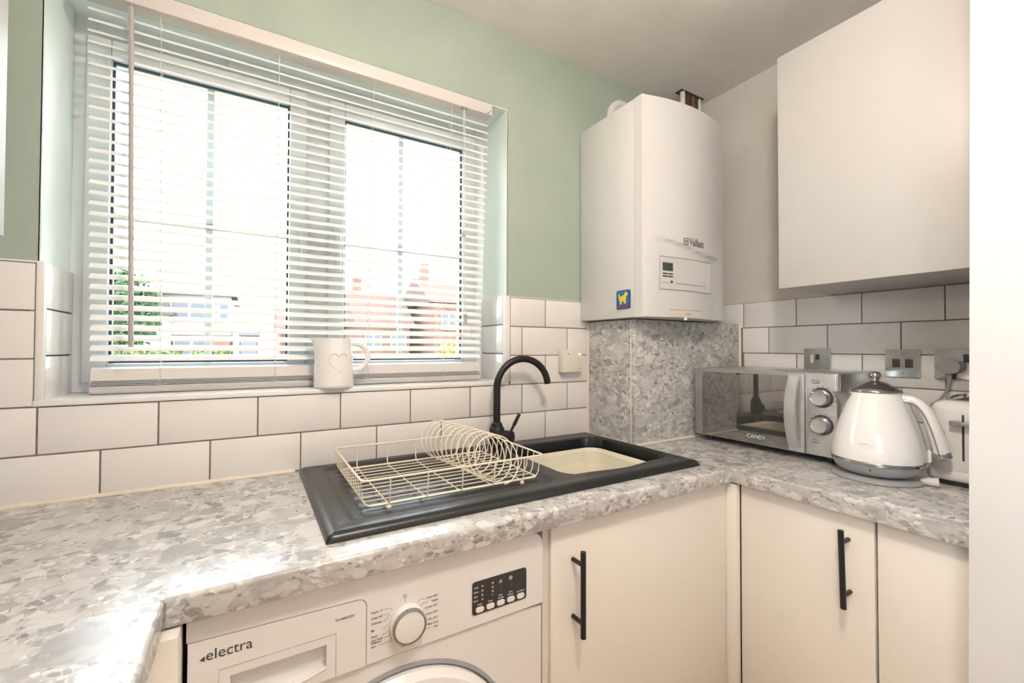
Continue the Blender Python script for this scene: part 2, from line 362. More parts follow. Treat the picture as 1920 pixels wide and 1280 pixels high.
# window ------------------------------------------------------------
win = Thing('window_1', 'white two-sash window with glazing bars', None, (-1.5475, FY, ZS + .013), structure=True)
zb, zt = ZS + .013, SOF
def frame_ring(x0, x1, z0, z1, w, y0, y1, bev=.004, wt=None, wb=None):
    bm = B(); wt = wt or w; wb = wb or w
    box(bm, x0, x0 + w, y0, y1, z0, z1, bev); box(bm, x1 - w, x1, y0, y1, z0, z1, bev)
    box(bm, x0 + w - .001, x1 - w + .001, y0, y1, z1 - wt, z1, bev); box(bm, x0 + w - .001, x1 - w + .001, y0, y1, z0, z0 + wb, bev)
    return bm
win.part('window_frame', frame_ring(RX0, RX1, zb, zt, .045, FY, FY + .07), 'upvc')
win.part('mullion', bbox(-1.597, -1.523, FY, FY + .07, zb + .04, zt - .04, bev=.004), 'upvc')
for x0, x1, hx, vb in ((-2.097, -1.592, -1.600, -1.841), (-1.528, -1.016, -1.505, -1.287)):
    s = win.part('sash', frame_ring(x0, x1, zb + .025, 2.032, .048, FY - .014, FY + .05, .006), 'upvc')
    gx0, gx1, gz0, gz1 = x0 + .048, x1 - .048, zb + .073, 1.984
    win.part('gasket', frame_ring(gx0, gx1, gz0, gz1, .005, FY + .004, FY + .012, .0), 'gasket', s, sm=False)
    win.part('pane', bbox(gx0, gx1, FY + .02, FY + .024, gz0, gz1), 'glass', s, sm=False)
    bm = B(); box(bm, vb - .009, vb + .009, FY + .027, FY + .035, gz0, gz1, .001); win.part('glazing_bar', bm, 'bar', s)
    bm = B(); box(bm, gx0, gx1, FY + .027, FY + .035, 1.579, 1.597, .001); win.part('glazing_bar', bm, 'bar', s)
    bm = B(); box(bm, hx - .012, hx + .012, FY - .026, FY - .012, 1.555, 1.625, .004); box(bm, hx - .010, hx + .010, FY - .052, FY - .026, 1.585, 1.607, .004)
    box(bm, hx - .009, hx + .009, FY - .054, FY - .038, 1.478, 1.605, .005); win.part('handle', bm, 'upvc', s, label='white lever window handle')
    bm = B(); lathe(bm, [(.004, 0), (.004, .003)], (hx, FY - .054, 1.596), 10, 'y'); win.part('lock_button', bm, 'print', s)
win.part('trickle_vent', bbox(-1.80, -1.20, FY - .010, FY + .01, 2.046, 2.066, bev=.003), 'upvc')

# ================================================================== WORKTOPS
FRONT = -.577
def edge_profile(n=6, r=.012):
    return [(r * (1 - math.sin(math.pi / 2 * k / n)), -r * (1 - math.cos(math.pi / 2 * k / n))) for k in range(n + 1)]
def worktop_prof(y_in, y_out, z0, z1, r=.006):
    # section from inner to rounded outer edge; sign follows direction
    s = 1 if y_out < y_in else -1
    pts = [(y_in, z0), (y_in, z1)]
    for k in range(7):
        a = math.pi / 2 * k / 6; pts.append((y_out + s * (r - r * math.sin(a)), z1 - r + r * math.cos(a)))
    for k in range(4):
        a = math.pi / 2 * k / 3; q = .002; pts.append((y_out + s * (q - q * math.cos(a)), z0 + q - q * math.sin(a)))
    return pts
HX0, HX1, HY0, HY1 = -1.060, -.645, -.475, -.085     # sink bowl cut-out
t = Thing('worktop', 'grey speckled stone-look worktop along the window wall, holding the sink', 'worktop', (-1.2, -.3, .871))
bm = B()
prism(bm, worktop_prof(HY0, FRONT, .871, WZ), lambda p: (-1.828, p[0], p[1]), lambda p: (-.577, p[0], p[1]))
box(bm, LW, -1.828, FRONT, 0, .871, WZ)
box(bm, -1.828, HX0, HY0, 0, .871, WZ); box(bm, HX1, 0, HY0, 0, .871, WZ); box(bm, HX0, HX1, HY1, 0, .871, WZ)
box(bm, -.577, 0, FRONT, HY0, .871, WZ)
t.part('slab', bm, 'stone', ang=25)
t.part('joint_strip', bbox(-1.832, -1.826, FRONT - .0005, FRONT + .03, .872, WZ - .004), 'grey', label='dark metal jointing strip')
bm = B(); tube(bm, [(LW, -.001, WZ + .001), (-1.63, -.001, WZ + .001)], .006, 8); t.part('sealant', bm, 'seal', label='cream sealant bead')
t = Thing('worktop', 'grey speckled stone-look worktop on the right, under the microwave and kettle', 'worktop', (-.29, -.9, .871))
bm = B(); prism(bm, worktop_prof(0, -.583, .871, WZ), lambda p: (p[0], FRONT - .0006, p[1]), lambda p: (p[0], -1.2, p[1])); t.part('slab', bm, 'stone', ang=25)
bm = B(); tube(bm, [(-.001, -.25, WZ + .001), (-.001, -1.15, WZ + .001)], .005, 8); t.part('sealant', bm, 'seal')
t = Thing('worktop', 'brightly lit stone-look worktop at the lower left corner', 'worktop', (-2.1, -1.0, .871))
bm = B(); prism(bm, worktop_prof(LW, -1.828, .871, WZ), lambda p: (p[0], FRONT - .0006, p[1]), lambda p: (p[0], -1.9, p[1])); t.part('slab', bm, 'stone', ang=25)

# ================================================================== PIPE BOXING under the boiler
BX, BYF, BZ = -.607, -.245, 1.343
t = Thing('pipe_boxing', 'grey stone-look boxed-in corner panel below the boiler', 'boxing', (-.3, -.12, WZ))
t.part('side_panel', bbox(BX, BX + .018, BYF + .020, -.002, WZ + .001, BZ), 'stone', sm=False)
t.part('front_panel', bbox(BX, -.006, BYF, BYF + .0195, WZ + .001, BZ, bev=.0008), 'stone')
t.part('corner_bead', bbox(BX - .0012, BX + .003, BYF + .018, BYF + .0215, WZ + .002, BZ), 'seal', sm=False, label='thin cream joint line')
bm = B(); tube(bm, [(BX - .002, -.003, WZ + .002), (BX - .002, -.003, BZ)], .0045, 8); t.part('sealant', bm, 'seal')
bm = B(); tube(bm, [(BX - .001, -.005, WZ + .002), (BX - .001, BYF - .001, WZ + .002), (-.004, BYF - .001, WZ + .002)], .0045, 8); t.part('sealant', bm, 'seal')
bm = B(); tube(bm, [(-.004, BYF - .002, WZ + .002), (-.004, BYF - .002, BZ - .005)], .005, 8); t.part('sealant', bm, 'seal')

# ================================================================== BASE CABINETS
def bar_handle(bm, p_top, p_bot, n):
    """black T-bar handle standing off along n"""
    p0, p1 = Vector(p_top), Vector(p_bot); n = Vector(n)
    cyl(bm, p0 + n * .035, p1 + n * .035, .006, 16)
    for f in (.16, .84):
        q = p0.lerp(p1, f); cyl(bm, q, q + n * .032, .0048, 14)
t = Thing('base_cabinet', 'cream sink cabinet with one wide door and a bar handle at its left', 'cabinet', (-.89, -.3, 0))
t.part('carcass', bbox(-1.196, -.575, -.535, -.02, .10, .66), 'carc', sm=False)
t.part('side_panel', bbox(-1.203, -1.187, -.548, -.02, .10, .868), 'carc', sm=False)
d = t.part('door', bbox(-1.186, -.580, -.556, -.537, .115, .866, bev=.0015), 'door')
bm = B(); bar_handle(bm, (-1.128, -.556, .813), (-1.128, -.556, .633), (0, -1, 0)); t.part('handle', bm, 'black', d, label='black bar handle')
t.part('corner_post', bbox(-.5785, -.5615, -.587, -.537, .115, .866, bev=.001), 'door')
t.part('plinth', bbox(-1.2, -.52, -.50, -.485, 0, .10), 'door', sm=False)
t = Thing('base_cabinet', 'narrow cream corner cabinet below the microwave with a bar handle at its right', 'cabinet', (-.3, -.74, 0))
t.part('carcass', bbox(-.54, -.02, -.892, -.60, .10, .868), 'carc', sm=False)
d = t.part('door', bbox(-.560, -.541, -.891, -.5885, .115, .866, bev=.0015), 'door')
bm = B(); bar_handle(bm, (-.560, -.842, .836), (-.560, -.846, .664), (-1, 0, 0)); t.part('handle', bm, 'black', d, label='black bar handle')
t.part('plinth', bbox(-.50, -.485, -.893, -.50, 0, .10), 'door', sm=False)
t = Thing('base_cabinet', 'cream cabinet below the toaster, cut off by the white wall', 'cabinet', (-.3, -1.05, 0))
t.part('carcass', bbox(-.54, -.02, -1.04, -.895, .10, .868), 'carc', sm=False)
t.part('door', bbox(-.560, -.541, -1.038, -.8965, .115, .866, bev=.0015), 'door')
t.part('plinth', bbox(-.50, -.485, -1.04, -.894, 0, .10), 'door', sm=False)
t = Thing('base_cabinet', 'cream cabinet side beside the washing machine under the lower left worktop', 'cabinet', (-2.1, -1.0, 0))
t.part('carcass', bbox(LW + .02, -1.862, -1.85, -.60, .10, .868), 'carc', sm=False)
t.part('corner_post', bbox(-1.852, -1.8105, -.60, -.548, .10, .868, bev=.0015), 'door')
for y0, y1 in ((-1.2, -.605), (-1.85, -1.205)): t.part('door', bbox(-1.86, -1.842, y0, y1, .115, .866, bev=.0015), 'door')
t.part('plinth', bbox(-1.90, -1.885, -1.85, -.6, 0, .10), 'door', sm=False)

# ================================================================== WALL CABINETS
t = Thing('wall_cabinet', 'plain white wall cabinet on the right above the kettle', 'cabinet', (-.17, -.8, 1.43))
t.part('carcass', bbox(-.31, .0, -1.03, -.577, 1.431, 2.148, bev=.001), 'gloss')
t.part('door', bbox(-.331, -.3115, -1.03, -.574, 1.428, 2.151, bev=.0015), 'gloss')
for y in (-.60, -.598):
    pass
bm = B(); lathe(bm, [(.008, 0), (.008, .002)], (-.285, -.605, 1.429), 14); t.part('screw_cap', bm, 'flap')
bm = B(); lathe(bm, [(.008, 0), (.008, .002)], (-.04, -.605, 1.429), 14); t.part('screw_cap', bm, 'flap')
t = Thing('wall_cabinet', 'white wall cabinet corner at the upper left edge of the view', 'cabinet', (-2.25, -.6, 1.43))
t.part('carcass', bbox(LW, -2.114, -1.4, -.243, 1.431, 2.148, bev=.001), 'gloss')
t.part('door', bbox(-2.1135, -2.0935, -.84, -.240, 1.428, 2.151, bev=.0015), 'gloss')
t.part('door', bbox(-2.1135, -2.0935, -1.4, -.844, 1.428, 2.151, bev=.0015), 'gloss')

# ================================================================== WASHING MACHINE
WX0, WX1, WY = -1.807, -1.208, -.553
t = Thing('washing_machine', 'white washing machine with round dial under the worktop', 'washing machine', (-1.5075, -.28, 0))
bm = B(); box(bm, WX0, WX1, WY + .012, -.02, .012, .862, .006); t.part('body', bm, 'appl')
# front below the fascia with a round door opening: plate + ring
DC = (-1.507, .463)
bm = B(); n = 64; outer = []
def sq(a):
    c, s = math.cos(a), math.sin(a); hx = (WX1 - WX0) / 2 - .002
    k = min(hx / abs(c) if abs(c) > 1e-6 else 9, ((.712 - DC[1]) if s > 0 else (DC[1] - .10)) / abs(s) if abs(s) > 1e-6 else 9)
    return DC[0] + c * k, DC[1] + s * k
ra, rb = [], []
for k in range(n):
    a = 2 * math.pi * k / n; x, z = sq(a); ra.append(bm.verts.new((x, WY, z))); rb.append(bm.verts.new((DC[0] + .226 * math.cos(a), WY, DC[1] + .226 * math.sin(a))))
for k in range(n): bm.faces.new((ra[k], ra[(k + 1) % n], rb[(k + 1) % n], rb[k]))
ex = bmesh.ops.extrude_face_region(bm, geom=bm.faces[:]); bmesh.ops.translate(bm, verts=[v for v in ex['geom'] if isinstance(v, bmesh.types.BMVert)], vec=(0, .011, 0))
t.part('front_panel', bm, 'appl', ang=30)
t.part('kick_panel', bbox(WX0 + .004, WX1 - .004, WY, WY + .011, .02, .098, bev=.002), 'appl')
bm = B(); lathe(bm, [(.2275, -.004), (.2275, .0015), (.222, .004), (.2195, .002), (.2195, -.004)], (DC[0], WY, DC[1]), 72, 'y', cap=False); door_gap = t.part('door_surround', bm, 'grey')
bm = B(); lathe(bm, [(.2175, -.004), (.2175, .010), (.208, .022), (.186, .028), (.168, .024), (.155, .010), (.150, -.002)], (DC[0], WY, DC[1]), 72, 'y', cap=False); wd = t.part('door', bm, 'appl')
bm = B(); lathe(bm, [(.151, .000), (.13, -.02), (.07, -.035), (.001, -.04)], (DC[0], WY, DC[1]), 56, 'y'); t.part('porthole', bm, 'dark', wd)
# fascia
bm = B()
fp = rrect(WX0 + .001, WX1 - .001, .7155, .862, .026, 6)
fp = [(x, z) if (x > -1.5 and z > .78) else ((WX0 + .001) if x < -1.5 else (WX1 - .001), .862 if z > .78 else .7155) for x, z in fp]
fq = []
for p in fp:
    if not fq or (abs(p[0] - fq[-1][0]) + abs(p[1] - fq[-1][1])) > 1e-5: fq.append(p)
cut = [(-1.5645, .7155)] + [(-1.5645 - .0125 + .0125 * math.cos(a), .8265 - .0125 + .0125 * math.sin(a)) for a in [math.pi / 2 * k / 6 for k in range(7)]] + [(WX0 + .001, .8335)]
fq = [p for p in fq if not (p[0] < -1.7 and p[1] < .78)]
k0 = max(range(len(fq)), key=lambda k: fq[k][0] - fq[k][1]); fq = fq[k0:] + fq[:k0]          # start at the lower right corner, anticlockwise
fq = fq + cut[::-1]
prism(bm, fq, lambda p: (p[0], WY - .004, p[1]), lambda p: (p[0], WY + .013, p[1])); t.part('fascia', bm, 'appl', ang=30)
FYF = WY - .0042
# detergent drawer: front with a bowed finger recess
RX_0, RX_1, RZ_0, RZ_1 = -1.754, -1.626, .7235, .772                                  # finger recess
DYB = WY + .0118
bm = B(); df = lambda p: (p[0], FYF - .0022, p[1]); db = lambda p: (p[0], DYB, p[1])
top = [(-1.804, RZ_1), (-1.5655, RZ_1)] + [(-1.5655 - .012 + .012 * math.cos(a), .826 - .012 + .012 * math.sin(a)) for a in [math.pi / 2 * k / 6 for k in range(7)]] + [(-1.804, .832)]
prism(bm, top, df, db); prism(bm, [(-1.804, .7165), (RX_0, .7165), (RX_0, RZ_1), (-1.804, RZ_1)], df, db); prism(bm, [(RX_1, .7165), (-1.5655, .7165), (-1.5655, RZ_1), (RX_1, RZ_1)], df, db)
lip = [(RX_0 + (RX_1 - RX_0) * k / 14, .737 - .012 * math.sin(math.pi * k / 14)) for k in range(15)]
prism(bm, [(RX_0, .7165), (RX_1, .7165)] + lip[::-1], df, db)
dr = t.part('detergent_drawer', bm, 'appl', ang=30)
bm = B(); rows = []
for k in range(9):
    f = k / 8; a = math.pi / 2 * f
    rows.append([bm.verts.new((x, DYB - .001 - (.0125) * (1 - math.sin(a)) * 1.0, .722 + (RZ_1 - .722) * (1 - math.cos(a)))) for x in (RX_0, RX_1)])
for k in range(8): bm.faces.new((rows[k][0], rows[k][1], rows[k + 1][1], rows[k + 1][0]))
ex = bmesh.ops.extrude_face_region(bm, geom=bm.faces[:]); bmesh.ops.translate(bm, verts=[v for v in ex['geom'] if isinstance(v, bmesh.types.BMVert)], vec=(0, .0008, 0))
t.part('finger_recess', bm, 'appl', dr, ang=60)
bm = B(); tube(bm, [(p[0], FYF + .0002, p[1]) for p in [(-1.8045, .8325), (-1.577, .8268)] + [(-1.5648 - .012 + .0125 * math.cos(a), .826 - .012 + .0125 * math.sin(a)) for a in [math.pi / 2 - math.pi / 2 * k / 6 for k in range(7)]] + [(-1.5645, .716)]], .0009, 6); t.part('seam', bm, 'grey', dr)
DY = FYF - .0022
bm = B(); tube(bm, [(p[0], DY + .001, p[1] - .001) for p in lip], .0022, 10); t.part('pull_lip', bm, 'appl', dr)
bm = B(); tube(bm, [(-1.768, DY + .0002, .7175), (-1.768, DY + .0002, .785), (-1.612, DY + .0002, .785), (-1.612, DY + .0002, .7175)], .0007, 6); t.part('handle_outline', bm, 'applg', dr)
bm = text_bm('electra', .056, (-1.783, DY, .8035), (1, 0, 0), (0, 0, 1), height=.0145); t.part('logo', bm, 'print', dr, sm=False, label='dark electra lettering')
bm = B(); prism(bm, [(-1.7905, .8065), (-1.7845, .8105), (-1.7845, .8035)], lambda p: (p[0], DY - .0007, p[1]), lambda p: (p[0], DY + .0005, p[1])); t.part('logo_mark', bm, 'print', dr, sm=False)
bm = text_bm('W1449CF2W', .030, (-1.613, DY, .8035), (1, 0, 0), (0, 0, 1), height=.0042, shear=.2, bold=.01); t.part('model_lettering', bm, 'print', dr, sm=False)
# programme dial
KC = (-1.4955, .7655)
bm = B(); lathe(bm, [(.0315, 0), (.0312, .010), (.0295, .013)], (KC[0], FYF, KC[1]), 48, 'y'); kn = t.part('dial', bm, 'appl')
bm = B(); lathe(bm, [(.0297, .012), (.0290, .0185), (.0262, .0192), (.0258, .013)], (KC[0], FYF, KC[1]), 48, 'y', cap=False); t.part('dial_ring', bm, 'chrome', kn)
bm = B(); lathe(bm, [(.0258, .012), (.0257, .0182), (.024, .0186), (.001, .0186)], (KC[0], FYF, KC[1]), 48, 'y'); t.part('dial_cap', bm, 'appl', kn)
bm = B(); lathe(bm, [(.003, 0), (.003, .0004), (.0024, .0004), (.0024, 0)], (KC[0] - .004, FYF, KC[1] + .0455), 20, 'y', cap=False); box(bm, KC[0] - .0044, KC[0] - .0036, FYF - .0004, FYF, KC[1] + .0365, KC[1] + .0405); t.part('off_mark', bm, 'print')
right = [('Cotton 90°C', .795), ('Cotton', .787), ('Cotton 60°C', .778), ('Cotton 40°C', .7665), ('Eco 20°C', .756), ('Easy Care', .7475), ('Wool', .740)]
left = [("Rapid 15'", .797), ("Daily 60'", .7875), ('Delicate', .7785), ('Mix', .767), ('Sport', .757), ('Hand Wash', .7505), ('Delicate', .7465), ('Spin', .7405)]
for s, z in right:
    w = .0021 * len(s); bm = text_bm(s, w, (-1.4385 - w, FYF, z), (1, 0, 0), (0, 0, 1), thick=.0004, height=.0038, bold=.008); t.part('dial_lettering', bm, 'print', sm=False)
for s, z in left:
    w = .0021 * len(s); bm = text_bm(s, w, (-1.5565, FYF, z), (1, 0, 0), (0, 0, 1), thick=.0004, height=.0038, bold=.008); t.part('dial_lettering', bm, 'print', sm=False)
bm = text_bm('Rinse', .011, (KC[0] - .004, FYF, KC[1] - .0405), (1, 0, 0), (0, 0, 1), thick=.0004, height=.0038, centre=True, bold=.008); t.part('dial_lettering', bm, 'print', sm=False)
for zz, x0, x1 in ((.7985, -1.536, -1.525), (.789, -1.535, -1.529), (.780, -1.537, -1.532), (.768, -1.538, -1.533), (.758, -1.538, -1.532), (.7515, -1.535, -1.527), (.742, -1.545, -1.526)):
    bm = B(); tube(bm, [(x0, FYF, zz), (x1, FYF, zz), (x1 + .004, FYF, zz + (-.004 if zz > .78 else .004))], .0003, 5); t.part('leader_line', bm, 'pgrey')
for zz, x0, x1 in ((.797, -1.464, -1.473), (.789, -1.457, -1.468), (.780, -1.462, -1.464), (.768, -1.463, -1.465), (.758, -1.456, -1.462), (.749, -1.459, -1.465), (.742, -1.451, -1.468)):
    bm = B(); tube(bm, [(x0, FYF, zz), (x1, FYF, zz), (x1 - .004, FYF, zz + (-.004 if zz > .77 else .002))], .0003, 5); t.part('leader_line', bm, 'pgrey')
# display panel
PX0, PX1, PZ0, PZ1 = -1.3705, -1.2495, .7365, .7985
bm = B(); prism(bm, rrect(PX0, PX1, PZ0, PZ1, .006, 5), lambda p: (p[0], FYF - .0012, p[1]), lambda p: (p[0], FYF + .001, p[1])); dp = t.part('display_panel', bm, 'panel', label='charcoal control panel with five buttons')
PYF = FYF - .0013
for k in range(5):
    cx = PX0 + .0155 + k * .0228
    bm = B(); prism(bm, rrect(cx - .0085, cx + .0085, .7405, .7505, .0045, 5), lambda p: (p[0], PYF - .0018, p[1]), lambda p: (p[0], PYF + .0005, p[1])); t.part('button', bm, 'appl', dp)
for s, x, z, w in (('Delay', 0, .7535, .010), ('Temp.', 1, .7535, .010), ('Easy', 2, .7585, .008), ('Ironing', 2, .7535, .012), ('Extra', 3, .7585, .008), ('Rinse', 3, .7535, .012), ('Start/Pause', 4, .7535, .018)):
    bm = text_bm(s, w, (PX0 + .0155 + x * .0228, PYF, z), (1, 0, 0), (0, 0, 1), thick=.0003, height=.0032, centre=True, bold=.01); t.part('panel_lettering', bm, 'appl', dp, sm=False)
for i, s in enumerate(('Wash', 'Rinse', 'Spin', 'End')):
    bm = text_bm(s, .0095 if i < 2 else .0075, (PX0 + .003, PYF, .786 - i * .0082), (1, 0, 0), (0, 0, 1), thick=.0003, height=.0032, bold=.01); t.part('panel_lettering', bm, 'appl', dp, sm=False)
for i, s in enumerate(('9h', '6h', '3h', '24h')):
    bm = text_bm(s, .0042, (PX0 + .0190, PYF, .786 - i * .0082), (1, 0, 0), (0, 0, 1), thick=.0003, height=.0034, bold=.01); t.part('panel_lettering', bm, 'appl', dp, sm=False)
for i, s in enumerate(('90', '60', '40', '*')):
    bm = text_bm(s, .0048 if s != '*' else .003, (PX0 + .041, PYF, .786 - i * .0078), (1, 0, 0), (0, 0, 1), thick=.0003, height=.0036, bold=.01); t.part('panel_lettering', bm, 'appl', dp, sm=False)
for k in (2, 3):
    cx = PX0 + .0155 + k * .0228
    bm = B(); box(bm, cx - .0003, cx + .0003, PYF - .0003, PYF, .766, .778); t.part('panel_mark', bm, 'pgrey', dp, sm=False)
    bm = B()
    if k == 2: prism(bm, [(cx - .004, .783), (cx + .004, .783), (cx + .0025, .787), (cx, .791), (cx - .0025, .787)], lambda p: (p[0], PYF - .0003, p[1]), lambda p: (p[0], PYF, p[1]))
    else: lathe(bm, [(.0042, 0), (.0042, .0003)], (cx, PYF, .787), 20, 'y')
    t.part('panel_symbol', bm, 'applg', dp, sm=False)

# ================================================================== SINK
SX0, SX1, SY0, SY1 = -1.622, -.630, -.515, -.016
def rr_sd(x, y, cx, cy, hx, hy, r):
    qx, qy = abs(x - cx) - hx + r, abs(y - cy) - hy + r
    return math.hypot(max(qx, 0), max(qy, 0)) + min(max(qx, qy), 0) - r
def sink_z(x, y):
    e = -rr_sd(x, y, (SX0 + SX1) / 2, (SY0 + SY1) / 2, (SX1 - SX0) / 2, (SY1 - SY0) / 2, .012)   # distance in from the outline
    z = .911 + .015 * math.sqrt(max(0, 1 - (1 - min(e, .020) / .020) ** 2))
    z -= .002 * smooth(e, .022, .05)
    d = -rr_sd(x, y, -1.335, -.262, .245, .208, .03)                                            # drainer field
    if d > 0:
        z -= .0065 * smooth(d, 0, .022)
        if d > .03 and x < -1.10:
            z += .0036 * (math.cos((y + .262) * 2 * math.pi / .046) * .5 - .5) * smooth(d, .03, .05)
    fr = .018 * math.exp(-((x + .865) / .09) ** 2)
    o = -rr_sd(x, y, -.853, -.270, .186, .176, .06)                                             # bowl
    if y < -.35: o = min(o, (y + .446 + fr - .018) * 1.0 + .0) if o > -.03 else o
    if o > -.012:
        z -= .004 * smooth(o, -.012, 0)
    if o > 0: z -= .155 * smooth(o, -.002, .020) ** .6
    # ledge grooves at the right
    if x > -.662 and -.46 < y < -.08:
        z -= .0016 * smooth(math.cos((x + .648) * 2 * math.pi / .012), .2, .8)
    return max(z, .74)
nx, ny = 300, 170; verts, faces = [], []
for j in range(ny + 1):
    for i in range(nx + 1):
        # finer sampling near the outline
        u, v = i / nx, j / ny
        x = SX0 + (SX1 - SX0) * u; y = SY0 + (SY1 - SY0) * v
        verts.append((x + 1.126, y + .265, sink_z(x, y) - WZ))
for j in range(ny):
    for i in range(nx):
        a = j * (nx + 1) + i; faces.append((a, a + 1, a + nx + 2, a + nx + 1))
bd = [i for i in range(nx + 1)] + [(j * (nx + 1) + nx) for j in range(1, ny + 1)] + [ny * (nx + 1) + i for i in range(nx - 1, -1, -1)] + [j * (nx + 1) for j in range(ny - 1, 0, -1)]
b0 = len(verts)
for k in bd: verts.append((verts[k][0], verts[k][1], .0002))
for k in range(len(bd)): k2 = (k + 1) % len(bd); faces.append((bd[k2], bd[k], b0 + k, b0 + k2))
me = bpy.data.meshes.new('sink'); me.from_pydata(verts, [], faces); me.polygons.foreach_set('use_smooth', [True] * len(faces)); me.set_sharp_from_angle(angle=math.radians(60)); me.materials.append(MT['sink'])
o = bpy.data.objects.new('sink', me); C.objects.link(o); o.location = (-1.126, -.265, WZ); tag(o, 'black composite inset sink with ridged drainer and single bowl', 'sink')

# washing-up bowl in the sink
def rr_ring(cx, cy, hx, hy, r, z, n=8):
    return [(x, y, z) for x, y in rrect(cx - hx, cx + hx, cy - hy, cy + hy, r, n)]
bm = B(); rings = []
for hx, hy, r, z in ((.158, .142, .05, .893), (.160, .144, .05, .899), (.154, .138, .048, .901), (.150, .134, .046, .896), (.138, .122, .04, .83), (.130, .114, .04, .775), (.125, .110, .04, .772)):
    rings.append([bm.verts.new(p) for p in rr_ring(-.860, -.283, hx, hy, r, z)])
rings_to_faces(bm, rings, cap=False); bm.faces.new(rings[-1])
outer = []
for hx, hy, r, z in ((.158, .142, .05, .893), (.146, .130, .046, .889), (.134, .118, .04, .768)):
    outer.append([bm.verts.new(p) for p in rr_ring(-.860, -.283, hx, hy, r, z)])
rings_to_faces(bm, outer, cap=False); bm.faces.new(list(reversed(outer[-1])))
tag(finish('washing_up_bowl', bm, 'cream', (-.860, -.283, .768), ang=40), 'cream plastic washing-up bowl sitting inside the black sink', 'bowl')

# tap
t = Thing('mixer_tap', 'matt black swan-neck mixer tap behind the sink', 'tap', (-1.05, -.070, .924))
TXc, TYc = -1.050, -.070
bm = B(); lathe(bm, [(.027, 0), (.027, .004), (.0245, .006), (.0245, .060), (.022, .064), (.0195, .066), (.0175, .076), (.0125, .080)], (TXc, TYc, .924), 32); t.part('body', bm, 'black')
bm = B(); R_ = .094; pts = [(TXc, TYc, .985), (TXc, TYc, 1.06), (TXc, TYc, 1.113)]
for k in range(1, 25):
    a = math.pi * k / 24 * .97; pts.append((TXc + R_ - R_ * math.cos(a), TYc - .10 * (R_ - R_ * math.cos(a)), 1.113 + R_ * math.sin(a)))
tube(bm, pts, .0115, 18); t.part('spout', bm, 'black')
dirc = Vector((.62, -.78, 0)).normalized(); cc = Vector((TXc, TYc, .957))
bm = B(); cyl(bm, cc, cc + dirc * .052, .0215, 28); cyl(bm, cc + dirc * .052, cc + dirc * .055, .0195, 28); t.part('cartridge', bm, 'black')
bm = B(); p0 = cc + dirc * .042 + Vector((.006, 0, .017)); p1 = p0 + Vector((.030, -.006, .056)); tube(bm, [p0, p0.lerp(p1, .35), p0.lerp(p1, .36), p1], [.0042, .0042, .0058, .0055], 12); t.part('lever', bm, 'black')

# dish rack
t = Thing('dish_rack', 'cream wire dish rack with a coiled plate holder on the drainer', 'dish rack', (-1.33, -.275, .915))
X0, X1, Y0, Y1 = -1.548, -1.122, -.437, -.112; ZB, ZT = .9305, .984; wr = .0013
bm = B(); 
def rectloop(x0, x1, y0, y1, z, r=.012): return [(x, y, z) for x, y in rrect(x0, x1, y0, y1, r, 4)]
tube(bm, rectloop(X0, X1, Y0, Y1, ZT), .0024, 8, closed=True); t.part('top_rim', bm, 'wire')
bm = B(); tube(bm, rectloop(X0 + .012, X1 - .012, Y0 + .010, Y1 - .010, ZB), .0018, 8, closed=True); t.part('base_rim', bm, 'wire')
nl = 12
for k in range(nl):                               # long wires, turned up at both short sides
    y = Y0 + .016 + (Y1 - Y0 - .032) * k / (nl - 1)
    bm = B(); tube(bm, [(X0, y, ZT), (X0 + .005, y, ZB + .012), (X0 + .010, y, ZB + .003), (X0 + .018, y, ZB), (X1 - .018, y, ZB), (X1 - .010, y, ZB + .003), (X1 - .005, y, ZB + .012), (X1, y, ZT)], wr, 6); t.part('long_wire', bm, 'wire')
for k in range(5):                                # cross wires, turned up at the long sides
    x = X0 + .055 + (X1 - X0 - .11) * k / 4
    bm = B(); tube(bm, [(x, Y0, ZT), (x, Y0 + .004, ZB + .010), (x, Y0 + .010, ZB - .0026), (x, Y1 - .010, ZB - .0026), (x, Y1 - .004, ZB + .010), (x, Y1, ZT)], .0016, 6); t.part('cross_wire', bm, 'wire')
for x in (X0 + .055, X1 - .055):
    for y in (Y0 + .012, Y1 - .012):
        bm = B(); bmesh.ops.create_uvsphere(bm, u_segments=12, v_segments=8, radius=.0058, matrix=Matrix.Translation((x, y, ZB - .0075))); t.part('foot', bm, 'wire')
bm = B(); turns = 11; pts = []
A0, A1 = Vector((-1.272, -.125, .984)), Vector((-1.236, -.424, .984))
for k in range(turns * 28 + 1):
    f = k / (turns * 28); a = 2 * math.pi * k / 28
    p = A0.lerp(A1, f); pts.append((p.x - .052 * math.sin(a), p.y - .020 * math.cos(a), p.z - .0515 * math.cos(a)))
tube(bm, pts, .0016, 6); t.part('plate_coil', bm, 'wire', label='coiled wire plate holder')

